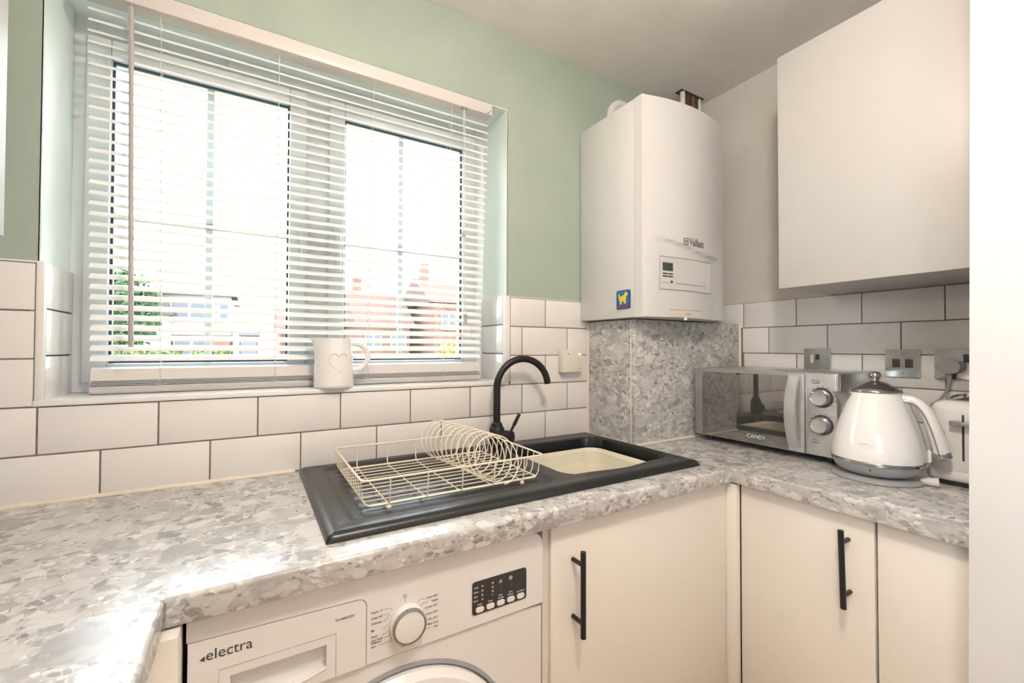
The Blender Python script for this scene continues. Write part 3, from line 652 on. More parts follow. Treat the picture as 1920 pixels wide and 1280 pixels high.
# ================================================================== BOILER
t = Thing('boiler', 'white wall-hung boiler in the corner above the stone-look boxing', 'boiler', (-.43, -.15, 1.347))
bx0, bx1, bz0, bz1 = -.645, -.212, 1.347, 2.077
t.part('casing', bbox(bx0, bx1, -.2775, .0, bz0, bz1, bev=.003), 'boiler')
xc, hw = (bx0 + bx1) / 2, (bx1 - bx0) / 2
def swoosh(x): u = (x - bx0) / (bx1 - bx0); return 1.613 - .036 * smooth(u, .15, .85) - .006 * math.sin(u * math.pi)
def ysurf(x, z):
    u = (x - xc) / hw; y = -.311 - .034 * (1 - u * u)
    un = (x - bx0) / (bx1 - bx0); fade = smooth(un, .02, .30) * smooth(1 - un, .02, .2)
    return y + .009 * fade * (1 - smooth(z, swoosh(x) - .012, swoosh(x)))
bm = B(); nxx, nzz = 48, 90; grid = []
for j in range(nzz + 1):
    row = []
    for i in range(nxx + 1):
        x = bx0 + (bx1 - bx0) * i / nxx; z = bz0 + (bz1 - bz0) * j / nzz; row.append(bm.verts.new((x, ysurf(x, z), z)))
    grid.append(row)
for j in range(nzz):
    for i in range(nxx): bm.faces.new((grid[j][i], grid[j][i + 1], grid[j + 1][i + 1], grid[j + 1][i]))
edge = grid[0][:] + [grid[j][nxx] for j in range(1, nzz + 1)] + grid[nzz][nxx - 1::-1] + [grid[j][0] for j in range(nzz - 1, 0, -1)]
back = [bm.verts.new((v.co.x, -.2795, v.co.z)) for v in edge]
for k in range(len(edge)): k2 = (k + 1) % len(edge); bm.faces.new((edge[k2], edge[k], back[k], back[k2]))
bm.faces.new(back)
t.part('front_cover', bm, 'boiler', ang=30)
def on(x, z, d=.0): return (x, ysurf(x, z) - d, z)
def poly_on(bm, poly, d0, d1): prism(bm, poly, lambda p: on(p[0], p[1], d0), lambda p: on(p[0], p[1], d1))
bm = B(); poly_on(bm, [(-.578 + .262 * k / 12, 1.549) for k in range(13)] + [(-.316 - .262 * k / 12, 1.440) for k in range(13)], .0012, -.001); cpn = t.part('control_panel', bm, 'boiler', ang=20)
bm = B(); pts = [(-.316 - .262 * k / 12, 1.549) for k in range(13)] + [(-.578, 1.549 - .109 * k / 4) for k in range(1, 5)] + [(-.578 + .262 * k / 12, 1.440) for k in range(1, 13)]
tube(bm, [on(x, z, .0014) for x, z in pts], .0010, 6); t.part('panel_seam', bm, 'grey', cpn)
bm = B(); tube(bm, [on(-.57 + .19 * k / 8, 1.462, .0014) for k in range(3)], .0005, 6); tube(bm, [on(-.505 + .135 * k / 8, 1.462, .0014) for k in range(9)], .0008, 6); t.part('flap_line', bm, 'pgrey', cpn)
bm = B(); poly_on(bm, [(-.566, 1.529), (-.544, 1.529), (-.521, 1.529), (-.521, 1.502), (-.544, 1.502), (-.566, 1.502)], .0024, .0); t.part('display', bm, 'lcd', cpn)
for j in range(2):
    for i in range(2):
        x = -.566 + i * .024; z = 1.4945 - j * .009
        bm = B(); poly_on(bm, [(x, z), (x + .021, z), (x + .021, z - .0042), (x, z - .0042)], .0024, .0); t.part('button', bm, 'print', cpn)
bm = B(); q = on(-.526, 1.466); lathe(bm, [(.0048, 0), (.0045, .003)], q, 16, 'y'); t.part('indicator', bm, 'print', cpn)
bm = B(); tube(bm, [on(-.345, 1.472, .0014), on(-.357, 1.472, .0014), on(-.357, 1.452, .0014), on(-.345, 1.452, .0014)], .0006, 6); t.part('release_mark', bm, 'applg', cpn)
bm = text_bm('Vaillant', .080, (-.454, -.347, 1.595), (1, 0, 0), (0, 0, 1), thick=0, height=.026, bold=.03)
for v in bm.verts: v.co.y = ysurf(v.co.x, v.co.z) - .0012
t.part('logo', bm, 'pgrey', sm=False, label='grey Vaillant lettering')
bm = B()
for poly in (rrect(-.480, -.4585, 1.5965, 1.6175, .003, 3),):
    tube(bm, [on(x, z, .0006) for x, z in poly], .0013, 6, closed=True)
tube(bm, [on(-.475, 1.612, .0006), on(-.472, 1.603, .0006), on(-.467, 1.601, .0006), on(-.463, 1.609, .0006)], .0015, 6); tube(bm, [on(-.4715, 1.613, .0006), on(-.467, 1.607, .0006), on(-.4635, 1.613, .0006)], .001, 6)
t.part('logo_emblem', bm, 'pgrey')
bm = B(); poly_on(bm, [(-.535 + .155 * k / 6, 1.3725) for k in range(7)] + [(-.380 - .155 * k / 6, 1.349) for k in range(7)], .0015, -.001); fl = t.part('bottom_flap', bm, 'flap', ang=20)
bm = B(); tube(bm, [on(-.536 + .160 * k / 6, 1.3735, .001) for k in range(7)], .0006, 6); t.part('flap_seam', bm, 'pgrey', fl)
bm = text_bm('vaillant', .030, (-.462, -.34, 1.3585), (1, 0, 0), (0, 0, 1), thick=0, height=.005)
for v in bm.verts: v.co.y = ysurf(v.co.x, v.co.z) - .002
t.part('flap_lettering', bm, 'pgrey', fl, sm=False)
bm = B(); lathe(bm, [(.006, 0), (.006, .010)], (-.462, -.335, 1.339), 12); t.part('latch', bm, 'ivory')
# flue collar on the wall and pipes to the ceiling
bm = B(); lathe(bm, [(.078, -.004), (.078, .006), (.070, .010), (.055, .010), (.052, .004)], (-.423, .0, 2.19), 40, 'y')
tag(finish('flue_collar', bm, 'trim', (-.423, 0, 2.19)), 'white round flue collar on the green wall behind the boiler', 'flue collar')
for i, (x, m_, r_, lab) in enumerate(((-.152, 'ivory', .011, 'cream painted pipe rising from the boiler to the ceiling'), (-.120, 'dark', .013, 'black lagged pipe beside the cream pipe above the boiler'), (-.088, 'copper', .011, 'brown copper pipe rising between the dark pipes above the boiler'), (-.064, 'dark', .009, 'thin black pipe near the right wall above the boiler'), (-.042, 'ivory', .008, 'thin cream pipe nearest the right wall above the boiler'))):
    bm = B(); tube(bm, [(x - .12, -.088, 2.02), (x - .02, -.088, 2.08), (x, -.088, 2.14), (x, -.088, CEIL)] if x < -.21 else [(x, -.088, 1.36), (x, -.088, CEIL)], r_, 14)
    bm2 = finish('pipe', bm, m_, (x, -.088, 1.36)); tag(bm2, lab, 'pipe', 'pipes above the boiler')
o = finish('hole_shade_patch', bbox(-.178, -.025, -.104, -.068, CEIL - .0006, CEIL + .001), 'dark', parent=bpy.data.objects['ceiling'], sm=False)  # flat dark sheet painting the shade inside the pipe hole
# magnet on the boiler side
t = Thing('fridge_magnet', 'square blue magnet with a yellow animal on the boiler side', 'magnet', (-.646, -.23, 1.376))
mm = lambda d: (lambda p: (-.6455 - d, p[0], p[1]))
bm = B(); prism(bm, rrect(-.261, -.199, 1.377, 1.441, .006, 4), mm(0), mm(.003)); t.part('backing', bm, 'print')
bm = B(); prism(bm, rrect(-.2575, -.2025, 1.3815, 1.4385, .004, 4), mm(.003), mm(.0034)); t.part('picture', bm, 'blue')
bm = B(); prism(bm, [(-.2065, 1.385), (-.2535, 1.385), (-.254, 1.396), (-.246, 1.391), (-.239, 1.397), (-.230, 1.390), (-.221, 1.396), (-.213, 1.390), (-.206, 1.395)], mm(.0034), mm(.0038)); t.part('picture_ground', bm, 'rust')
bm = B(); prism(bm, [(-.2085, 1.428), (-.2105, 1.4135), (-.216, 1.400), (-.2165, 1.393), (-.223, 1.393), (-.224, 1.402), (-.233, 1.402), (-.236, 1.394), (-.2425, 1.395), (-.2425, 1.408), (-.2455, 1.420), (-.252, 1.423), (-.250, 1.431), (-.241, 1.434), (-.236, 1.426), (-.224, 1.420), (-.216, 1.421), (-.212, 1.430)], mm(.0036), mm(.0042)); t.part('picture_animal', bm, 'yellow')
# control box on the tiles
t = Thing('control_box', 'small ivory control box with a green light on the tiled wall', 'control box', (-.705, -.001, 1.152))
t.part('housing', bbox(-.753, -.660, -.032, -.001, 1.153, 1.238, bev=.004), 'ivory')
for x, z, m_, r_ in ((-.728, 1.222, 'print', .0022), (-.674, 1.168, 'pgrey', .0028)):
    bm = B(); lathe(bm, [(r_, 0), (r_, .001)], (x, -.032, z), 12, 'y'); t.part('screw', bm, m_)
bm = B(); lathe(bm, [(.0032, 0), (.0028, .0016), (.001, .002)], (-.675, -.032, 1.221), 12, 'y'); t.part('led', bm, 'led', label='lit green LED')
bm = text_bm('on', .008, (-.676, -.0322, 1.182), (1, 0, 0), (0, 0, 1), thick=.0003, height=.004); bm.free()
bm = B(); cyl(bm, (-.660, -.014, 1.219), (-.645, -.004, 1.218), .0018, 8); t.part('cable', bm, 'grey')

# ================================================================== SOCKETS AND SWITCH
def plate(name, label, cat, y0, y1, z0, z1):
    t = Thing(name, label, cat, (0, (y0 + y1) / 2, z0))
    bm = B(); prism(bm, rrect(min(y0, y1), max(y0, y1), z0, z1, .004, 4), lambda p: (-.001, p[0], p[1]), lambda p: (-.007, p[0], p[1])); bmesh.ops.bevel(bm, geom=[e for e in bm.edges if all(abs(v.co.x + .007) < 1e-5 for v in e.verts)], offset=.0015, segments=2, affect='EDGES')
    t.part('plate', bm, 'chrome'); return t
def screw(t, y, z):
    bm = B(); lathe(bm, [(.0035, 0), (.003, .0012)], (-.007, y, z), 12, 'x'); t.part('screw', bm, 'chrome')
t = plate('wall_socket', 'chrome single socket just above the microwave', 'socket', -.490, -.576, 1.158, 1.244)
t.part('rocker', bbox(-.0095, -.006, -.541, -.529, 1.204, 1.224, bev=.001), 'dark')
screw(t, -.504, 1.206); screw(t, -.563, 1.206)
t.part('socket_face', bbox(-.0085, -.006, -.522, -.512, 1.192, 1.222, bev=.001), 'ivory')
t = plate('light_switch', 'chrome double light switch between the two sockets', 'switch', -.727, -.812, 1.156, 1.241)
for y in (-.746, -.777): t.part('rocker', bbox(-.0105, -.006, y - .018, y, 1.186, 1.212, bev=.0015), 'dark')
screw(t, -.769, 1.229); screw(t, -.769, 1.168)
t = plate('wall_socket', 'chrome double socket with a grey plug beside the white wall', 'socket', -.843, -.989, 1.157, 1.242)
for y in (-.905, -.928): t.part('rocker', bbox(-.0105, -.006, y - .012, y, 1.205, 1.228, bev=.0015), 'dark')
screw(t, -.916, 1.20)
t = Thing('power_plug', 'grey plug and flex in the double socket above the toaster', 'plug', (-.03, -.88, 1.17))
bm = B(); prism(bm, rrect(-.906, -.852, 1.172, 1.216, .019, 6), lambda p: (-.008, p[0], p[1]), lambda p: (-.040, p[0] * .94 - .0527, p[1] * .94 + .0716)); t.part('plug_body', bm, 'grey')
bm = B(); tube(bm, [(-.026, -.879, 1.178), (-.028, -.880, 1.155), (-.030, -.880, 1.142)], [.008, .006, .0045], 10); t.part('strain_relief', bm, 'grey')
bm = B(); tube(bm, [(-.030, -.880, 1.145), (-.034, -.876, 1.122), (-.042, -.864, 1.098), (-.055, -.850, 1.085), (-.05, -.842, 1.04), (-.03, -.845, .97), (-.03, -.87, .925)], .0038, 8); t.part('flex', bm, 'grey')

# ================================================================== MICROWAVE
mx, my0, my1, mz0, mz1 = -.310, -.263, -.721, .930, 1.172
t = Thing('microwave', 'silver microwave with mirrored door and two dials in the corner', 'microwave', (-.16, -.49, WZ))
t.part('body', bbox(mx + .022, -.014, my1 + .003, my0 - .003, mz0 + .002, mz1, bev=.004), 'steel')
for x in (-.275, -.05):
    for y in (-.30, -.69):
        bm = B(); lathe(bm, [(.011, 0), (.012, .022)], (x, y, WZ), 14); t.part('foot', bm, 'dark')
t.part('front_frame', bbox(mx + .003, mx + .0225, my0, my1, mz0, mz1, bev=.003), 'silver')
PS = -.640                                                     # door / control panel split
d = t.part('door', bbox(mx - .006, mx + .002, my0, PS + .002, mz0 + .001, mz1 - .001, bev=.0025), 'steel')
t.part('door_glass', bbox(mx - .0072, mx - .0055, my0 - .032, PS + .048, mz0 + .004, mz1 - .012), 'mwglass', d, sm=False)
t.part('handle_strip', bbox(mx - .0085, mx - .0055, PS + .0475, PS + .004, mz0 + .003, mz1 - .004, bev=.001), 'silver', d)
bm = B(); zc = (mz0 + mz1) / 2; rows = []
for k in range(17):
    f = k / 16; z = mz0 + .014 + (mz1 - mz0 - .028) * f; dd = .028 * math.sin(math.pi * f) ** .8; w = .017
    yy = PS + .030
    rows.append([bm.verts.new(p) for p in ((mx - .0075 - dd, yy + w, z), (mx - .0115 - dd, yy + w * .2, z), (mx - .0105 - dd, yy - w * .8, z), (mx - .0065 - dd * .9, yy - w, z), (mx - .0055 - dd * .85, yy, z))])
rings_to_faces(bm, rows); t.part('handle', bm, 'silver', d, label='bowed silver door handle')
bm = text_bm('CANDY', .062, (mx - .0076, -.462, .9505), (0, -1, 0), (0, 0, 1), thick=.0006, height=.0115); t.part('logo', bm, 'blind', d, sm=False, label='white CANDY lettering')
pn = t.part('control_panel', bbox(mx - .005, mx + .002, PS - .002, my1, mz0 + .001, mz1 - .001, bev=.004), 'silver')
for z in (1.1015, 1.0225):
    bm = B(); lathe(bm, [(.0290, 0), (.0290, .004), (.0245, .0045)], (mx - .005, -.684, z), 36, 'x'); k_ = t.part('dial_shade_skirt', bm, 'dark', pn)  # skirt coloured dark to paint the shadow around the dial
    bm = B(); lathe(bm, [(.0236, .016), (.0234, .0205), (.0215, .0222), (.0195, .0212), (.0195, .016)], (mx - .005, -.684, z), 36, 'x', cap=False); t.part('dial_ring', bm, 'chrome', pn)
    bm = B(); lathe(bm, [(.0235, .0), (.0232, .018), (.0215, .021), (.018, .0205), (.001, .0195)], (mx - .005, -.684, z), 36, 'x'); t.part('dial', bm, 'silver', pn)
for s, z, w in (('Power', 1.148, .018), ('Timer', .975, .018)):
    bm = text_bm(s, w, (mx - .0051, -.658, z), (0, -1, 0), (0, 0, 1), thick=.0004, height=.004, bold=.01); t.part('panel_lettering', bm, 'print', pn, sm=False)
    bm = B(); tube(bm, [(mx - .0053, -.656 - .022 * k / 8, z - .004 - .0022 * math.sin(math.pi * k / 8)) for k in range(9)], .0009, 6); t.part('panel_line', bm, 'print', pn)
for z in (1.1015, 1.0225):
    bm = B()
    for k in range(9):
        a = math.radians(-40 + 200 * k / 8 + (0 if z > 1.05 else 90)); bm2 = Vector((mx - .0053, -.684 - .033 * math.cos(a), z + .033 * math.sin(a)))
        box(bm, bm2.x, bm2.x + .0006, bm2.y - .0022, bm2.y + .0022, bm2.z - .0009, bm2.z + .0009)
    t.part('dial_marks', bm, 'print', pn, sm=False)

# ================================================================== KETTLE
kx, ky = -.335, -.816
t = Thing('kettle', 'white cone-shaped kettle with chrome lid and band on a grey base', 'kettle', (kx, ky, WZ))
bm = B(); lathe(bm, [(.090, 0), (.094, .002), (.094, .006), (.088, .0095), (.06, .012)], (kx, ky, WZ), 56); t.part('power_base', bm, 'applg')
bm = B(); lathe(bm, [(.060, .013), (.074, .017), (.086, .027), (.0915, .040), (.0925, .043)], (kx, ky, WZ), 56); t.part('lower_body', bm, 'applg')
bm = B(); lathe(bm, [(.0925, .043), (.0950, .0445), (.0955, .050), (.0935, .0525)], (kx, ky, WZ), 56, cap=False); t.part('band', bm, 'chrome')
bm = B(); lathe(bm, [(.0935, .052), (.0938, .062), (.0925, .078), (.0885, .100), (.0825, .124), (.0745, .150), (.0665, .174), (.0590, .198), (.0545, .214), (.0525, .222)], (kx, ky, WZ), 56); body = t.part('body', bm, 'kettle', ang=50)
bm = B(); lathe(bm, [(.0535, .220), (.0555, .2225), (.0545, .226), (.046, .232), (.032, .2405), (.019, .2465), (.010, .2485), (.0062, .251), (.0060, .2545), (.011, .2575), (.0135, .2635), (.011, .2700), (.005, .2730), (.0005, .2735)], (kx, ky, WZ), 48); t.part('lid', bm, 'chrome', ang=60)
vdir = Vector((.22, -.975, 0)).normalized(); sdir = -vdir        # handle side / spout side
# spout
bm = B(); P = lambda r, z, s=0: (kx + sdir.x * r - sdir.y * s, ky + sdir.y * r + sdir.x * s, WZ + z)
rows = []
for z, r, w in ((.150, .066, .004), (.170, .070, .012), (.190, .078, .020), (.208, .087, .025), (.216, .090, .026)):
    rb_ = .0525 + (.222 - z) * .30
    rows.append([bm.verts.new(p) for p in (P(rb_ - .012, z, w * 1.25), P((r + rb_) / 2, z, w), P(r, z, w * .25), P(r, z, -w * .25), P((r + rb_) / 2, z, -w), P(rb_ - .012, z, -w * 1.25))])
rings_to_faces(bm, rows); t.part('spout', bm, 'steel', ang=50)
# handle
Hh = lambda r, z, s=0: (kx + vdir.x * r - vdir.y * s, ky + vdir.y * r + vdir.x * s, WZ + z)
ctrl = [(.042, .206), (.056, .2085), (.069, .2065), (.082, .199), (.0925, .186), (.101, .167), (.108, .146), (.114, .124), (.119, .102), (.123, .082)]
bm = B(); tube(bm, [Hh(r, z) for r, z in ctrl], [.012, .0135, .0145, .0155, .016, .0165, .017, .0175, .018, .018], 16, ry=[.010, .0105, .011, .012, .013, .014, .0145, .015, .0155, .0155]); hd = t.part('handle', bm, 'kettle', ang=50)
for s in (-1, 1):
    bm = B(); tube(bm, [Hh(r - .004, z - .004, s * (.0136 + .004 * i / 9)) for i, (r, z) in enumerate(ctrl)], .0016, 8); t.part('handle_inlay', bm, 'chrome', hd)
bm = B(); e0, e1 = Vector(Hh(.1225, .084)), Vector(Hh(.1265, .067)); tube(bm, [e0, e0.lerp(e1, .75), e1], [.0172, .0165, .010], 18); t.part('handle_cap', bm, 'chrome', hd)
# water gauge strip on the handle side
bm = B(); rows = []
for z, r in ((.056, .0945), (.080, .0935), (.105, .089), (.130, .083), (.155, .0755), (.180, .067), (.200, .0605)):
    rows.append([bm.verts.new(p) for p in (Hh(r - .008, z, .011), Hh(r + .0045, z, .009), Hh(r + .0045, z, -.009), Hh(r - .008, z, -.011))])
rings_to_faces(bm, rows); t.part('water_gauge', bm, 'applg')
bm = B(); tube(bm, [Hh(.098, .058), Hh(.1005, .062), Hh(.100, .082), Hh(.097, .084)], .006, 8); t.part('gauge_button', bm, 'kettle')
cdir = Vector((-.94, -.335, 0)); cdir.normalize()
ang0 = math.atan2(cdir.y, cdir.x) - .22
bm = B(); prof_ = []
for k in range(24):
    a = 2 * math.pi * k / 24; aa = ang0 + .14 * math.cos(a) ; zz = .094 + .005 * math.sin(a); r = .0900
    prof_.append((kx + r * math.cos(aa), ky + r * math.sin(aa), WZ + zz))
tube(bm, prof_, .0008, 6, closed=True); t.part('badge', bm, 'kettle', body)
bm = B(); lathe(bm, [(.002, 0), (.002, .001)], (kx - .0885, ky - .020, WZ + .034), 10, 'x'); t.part('indicator', bm, 'print')
bm = B(); tube(bm, [Hh(.085, .008), Hh(.10, .010), Hh(.118, .012)], [.006, .010, .011], 10); t.part('cord_guide', bm, 'kettle')

# ================================================================== TOASTER
t = Thing('toaster', 'white toaster with a chrome lever behind the kettle handle', 'toaster', (-.16, -1.0, WZ))
tx0, ty0, ty1 = -.272, -.900, -1.036
t.part('foot_base', bbox(tx0 + .012, -.05, ty0 - .012, ty1 + .004, WZ + .001, WZ + .014), 'dark', sm=False)
tb = t.part('body', bbox(tx0, -.03, ty0, ty1, WZ + .012, 1.116, bev=.026, seg=6), 'kettle', ang=50)
t.part('skirt', bbox(tx0 - .003, -.028, ty0 + .003, ty1 - .001, WZ + .012, WZ + .040, bev=.010, seg=4), 'kettle')
t.part('lever_slot', bbox(tx0 - .0008, tx0 + .01, -.9625, -.9665, .975, 1.085), 'print', sm=False)
t.part('lever', bbox(tx0 - .022, tx0 - .001, -.944, -.985, 1.060, 1.071, bev=.003), 'chrome')
for z, r_ in ((1.036, .008), (1.010, .007)):
    bm = B(); lathe(bm, [(r_, 0), (r_ * .9, .007), (.001, .008)], (tx0 - .0005, -.925, z), 18, 'x'); t.part('button', bm, 'grey')
bm = B(); lathe(bm, [(.0025, 0), (.0025, .003)], (tx0 - .0005, -.926, .990), 10, 'x'); t.part('indicator', bm, 'print')
t.part('bread_slot', bbox(-.22, -.07, -.940, -.968, 1.108, 1.1175), 'dark', sm=False); t.part('bread_slot', bbox(-.22, -.07, -.985, -1.013, 1.108, 1.1175), 'dark', sm=False)
bm = B(); tube(bm, [(-.20, -.925, 1.1165), (-.19, -.93, 1.123), (-.10, -.93, 1.123), (-.09, -.925, 1.1165)], .003, 8); t.part('warming_rail', bm, 'chrome')

# ================================================================== JUG
jx, jy, jz = -1.530, .0265, ZS + .0137
t = Thing('jug', 'white ceramic jug with an embossed heart on the window sill', 'jug', (jx, jy, jz))
bm = B(); outp = [(.050, 0), (.0535, .003), (.0535, .010), (.0525, .05), (.0505, .09), (.0475, .12), (.0458, .136), (.0462, .141)]; inp = [(.0435, .141), (.043, .135), (.046, .09), (.049, .02), (.045, .008), (.001, .007)]
n = 48; rings = []
for r, h in outp + inp:
    ring = []
    for k in range(n):
        a = 2 * math.pi * k / n; lip = 0; dz = 0
        if h > .105:
            w = math.exp(-((math.atan2(math.sin(a - math.pi), math.cos(a - math.pi))) / .30) ** 2) * smooth(h, .105, .141); lip = .017 * w; dz = .002 * w
        ring.append(bm.verts.new((jx + (r + lip) * math.cos(a), jy + (r + lip) * math.sin(a), jz + h + dz)))
    rings.append(ring)
rings_to_faces(bm, rings); t.part('body', bm, 'kettle', ang=60)
bm = B(); pts = []
for k in range(19):
    a = math.radians(100 - 200 * k / 18); pts.append((jx + .052 + .040 * math.cos(a) + .002, jy - .004, jz + .088 + .038 * math.sin(a)))
pts = [(jx + .040, jy - .002, jz + .126)] + pts + [(jx + .046, jy - .002, jz + .050)]
tube(bm, pts, .0058, 12, ry=.0075); t.part('handle', bm, 'kettle', ang=60)
bm = B(); pts = []
for k in range(41):
    a = 2 * math.pi * k / 40; hx_ = 16 * math.sin(a) ** 3; hz_ = 13 * math.cos(a) - 5 * math.cos(2 * a) - 2 * math.cos(3 * a) - math.cos(4 * a)
    th = -math.pi / 2 + .10 + hx_ * .031; r = .0516 - hz_ * .00002
    pts.append((jx + r * math.cos(th), jy + r * math.sin(th), jz + .076 + hz_ * .0019))
tube(bm, pts[:-1], .0019, 8, closed=True); t.part('embossed_heart', bm, 'kettle')

# ================================================================== VENETIAN BLIND
BX0, BX1 = -2.061, -1.034
t = Thing('venetian_blind', 'white slatted venetian blind hanging in the window', 'blind', ((BX0 + BX1) / 2, .05, ZS + .0137))
hr = t.part('headrail', bbox(BX0 - .008, BX1 + .003, .000, .048, 2.040, 2.0775, bev=.003), 'rail')
bm = B()
for x, z in ((-1.046, 2.046), (-1.040, 2.052), (-1.050, 2.043)): lathe(bm, [(.002, 0), (.002, .0006)], (x, .0, z), 8, 'y')
t.part('end_screws', bm, 'print', hr)
TILT = math.radians(34); PIT = .0243; NS = 34
bm = B(); rows = []
for k in range(7):
    s = (k / 6 - .5); yy = s * .025; cz_ = .0030 * (1 - 4 * s * s)
    y_, z_ = yy * math.cos(TILT) - cz_ * math.sin(TILT), yy * math.sin(TILT) + cz_ * math.cos(TILT)
    rows.append((y_, z_))
poly = [(y, z + .0005) for y, z in rows] + [(y, z - .0005) for y, z in rows[::-1]]
L_ = BX1 - BX0
prism(bm, poly, lambda p: (-L_ / 2, p[0], p[1]), lambda p: (L_ / 2, p[0], p[1])); bmesh.ops.recalc_face_normals(bm, faces=bm.faces[:])
sme = bpy.data.meshes.new('slat'); bm.to_mesh(sme); bm.free(); sme.materials.append(MT['blind']); sme.polygons.foreach_set('use_smooth', [True] * len(sme.polygons)); sme.set_sharp_from_angle(angle=math.radians(40))
def by(z): return .032 + .066 * (2.05 - z) / .90
for i in range(NS):
    z = 2.018 - i * PIT
    o = t.link('slat', sme, ((BX0 + BX1) / 2 + random.uniform(-.0008, .0008), by(z), z)); o.rotation_euler = (random.uniform(-.03, .03), random.uniform(-.0006, .0006), 0)
# gathered surplus slats and bottom rail, resting on the sill
RB = .098
bm = B(); prof = [(RB - .016, 1.1620), (RB - .012, 1.1900), (RB + .004, 1.1935), (RB + .012, 1.189), (RB + .010, 1.1620)]
prism(bm, prof, lambda p: (BX0 + .002, p[0], p[1]), lambda p: (BX1 - .002, p[0], p[1])); t.part('gathered_slats', bm, 'rail', sm=False)
for i in range(3):
    bm = bbox(BX0, BX1, RB - .0175, RB + .010, 1.1505 + i * .0038, 1.1525 + i * .0038, bev=.0006); t.part('slat', bm, 'shaded_rail')
bm = B(); prism(bm, rrect(RB - .0165, RB + .0115, 1.1295, 1.1498, .006, 4), lambda p: (BX0 + .001, p[0], p[1]), lambda p: (BX1 - .001, p[0], p[1])); t.part('bottom_rail', bm, 'shaded_rail', ang=30)
for x in (-1.929, -1.676, -1.424, -1.173):
    bm = B()
    for dy in (-.0125, .0125): tube(bm, [(x, by(2.04) + dy, 2.042), (x, by(1.6) + dy, 1.6), (x, by(1.19) + dy, 1.150)], .0007, 6)
    t.part('ladder_cord', bm, 'cord')
    bm = B(); q = RB - .0185; pts = [(x, q, 1.186), (x + .004, q - .002, 1.165), (x - .010, q - .002, 1.152), (x + .012, q - .003, 1.146), (x - .004, q - .003, 1.138), (x + .018, q - .002, 1.135)]
    tube(bm, pts, .0009, 6); t.part('cord_tail', bm, 'cord')
bm = B(); tube(bm, [(-1.980, -.001, 2.028), (-1.972, .004, 1.243)], .0052, 6); w_ = t.part('tilt_wand', bm, 'wand', label='grey plastic tilt wand')
bm = B(); tube(bm, [(-1.980, .012, 2.045), (-1.980, .0, 2.036), (-1.980, -.001, 2.024)], .002, 8); t.part('wand_hook', bm, 'grey', w_)
bm = B()
for dx in (-.0022, .0022): tube(bm, [(-1.136 + dx, .004, 2.041), (-1.135 + dx * 1.5, .000, 1.80), (-1.137 + dx, .0, 1.62), (-1.132 + dx, .0, 1.36)], .0008, 6)
pc = t.part('pull_cord', bm, 'cord')
bm = B(); lathe(bm, [(.001, .010), (.004, .006), (.0065, -.004), (.006, -.010), (.002, -.012)], (-1.138, -.001, 1.620), 16); t.part('cord_acorn', bm, 'wand', pc)
bm = B(); lathe(bm, [(.003, .016), (.0055, .014), (.0048, .002), (.0055, -.010), (.0072, -.016), (.004, -.0175)], (-1.132, -.001, 1.338), 16); t.part('cord_tassel', bm, 'toggle', pc)
bm = B(); tube(bm, [(-1.130, .0, 1.362), (-1.120, .001, 1.33), (-1.108, .002, 1.29), (-1.112, .002, 1.272), (-1.125, .002, 1.283)], .0007, 6); t.part('cord_end', bm, 'cord', pc)
bm = bbox(-1.145, -1.125, .000, .010, 2.036, 2.041); t.part('cord_lock', bm, 'grey', hr)

# ================================================================== PENDANT LIGHT (unseen; added as the room's ceiling light)
LX, LY, LZ = -1.42, -1.22, 2.13
t = Thing('added_pendant', 'added opal glass globe pendant, out of view, lighting the room', 'light fitting', (LX, LY, LZ))
bm = B(); lathe(bm, [(.045, 0), (.045, -.012), (.02, -.03), (.004, -.032)], (LX, LY, CEIL - .0005), 32); t.part('ceiling_rose', bm, 'trim')
bm = B(); cyl(bm, (LX, LY, LZ + .10), (LX, LY, CEIL - .03), .0035, 10); t.part('cord', bm, 'cord')
bm = B(); lathe(bm, [(.03, .078), (.03, .09), (.012, .105)], (LX, LY, LZ), 28); t.part('globe_cap', bm, 'trim')
bm = B(); bmesh.ops.create_uvsphere(bm, u_segments=32, v_segments=16, radius=.085, matrix=Matrix.Translation((LX, LY, LZ))); t.part('globe', bm, 'bulb')

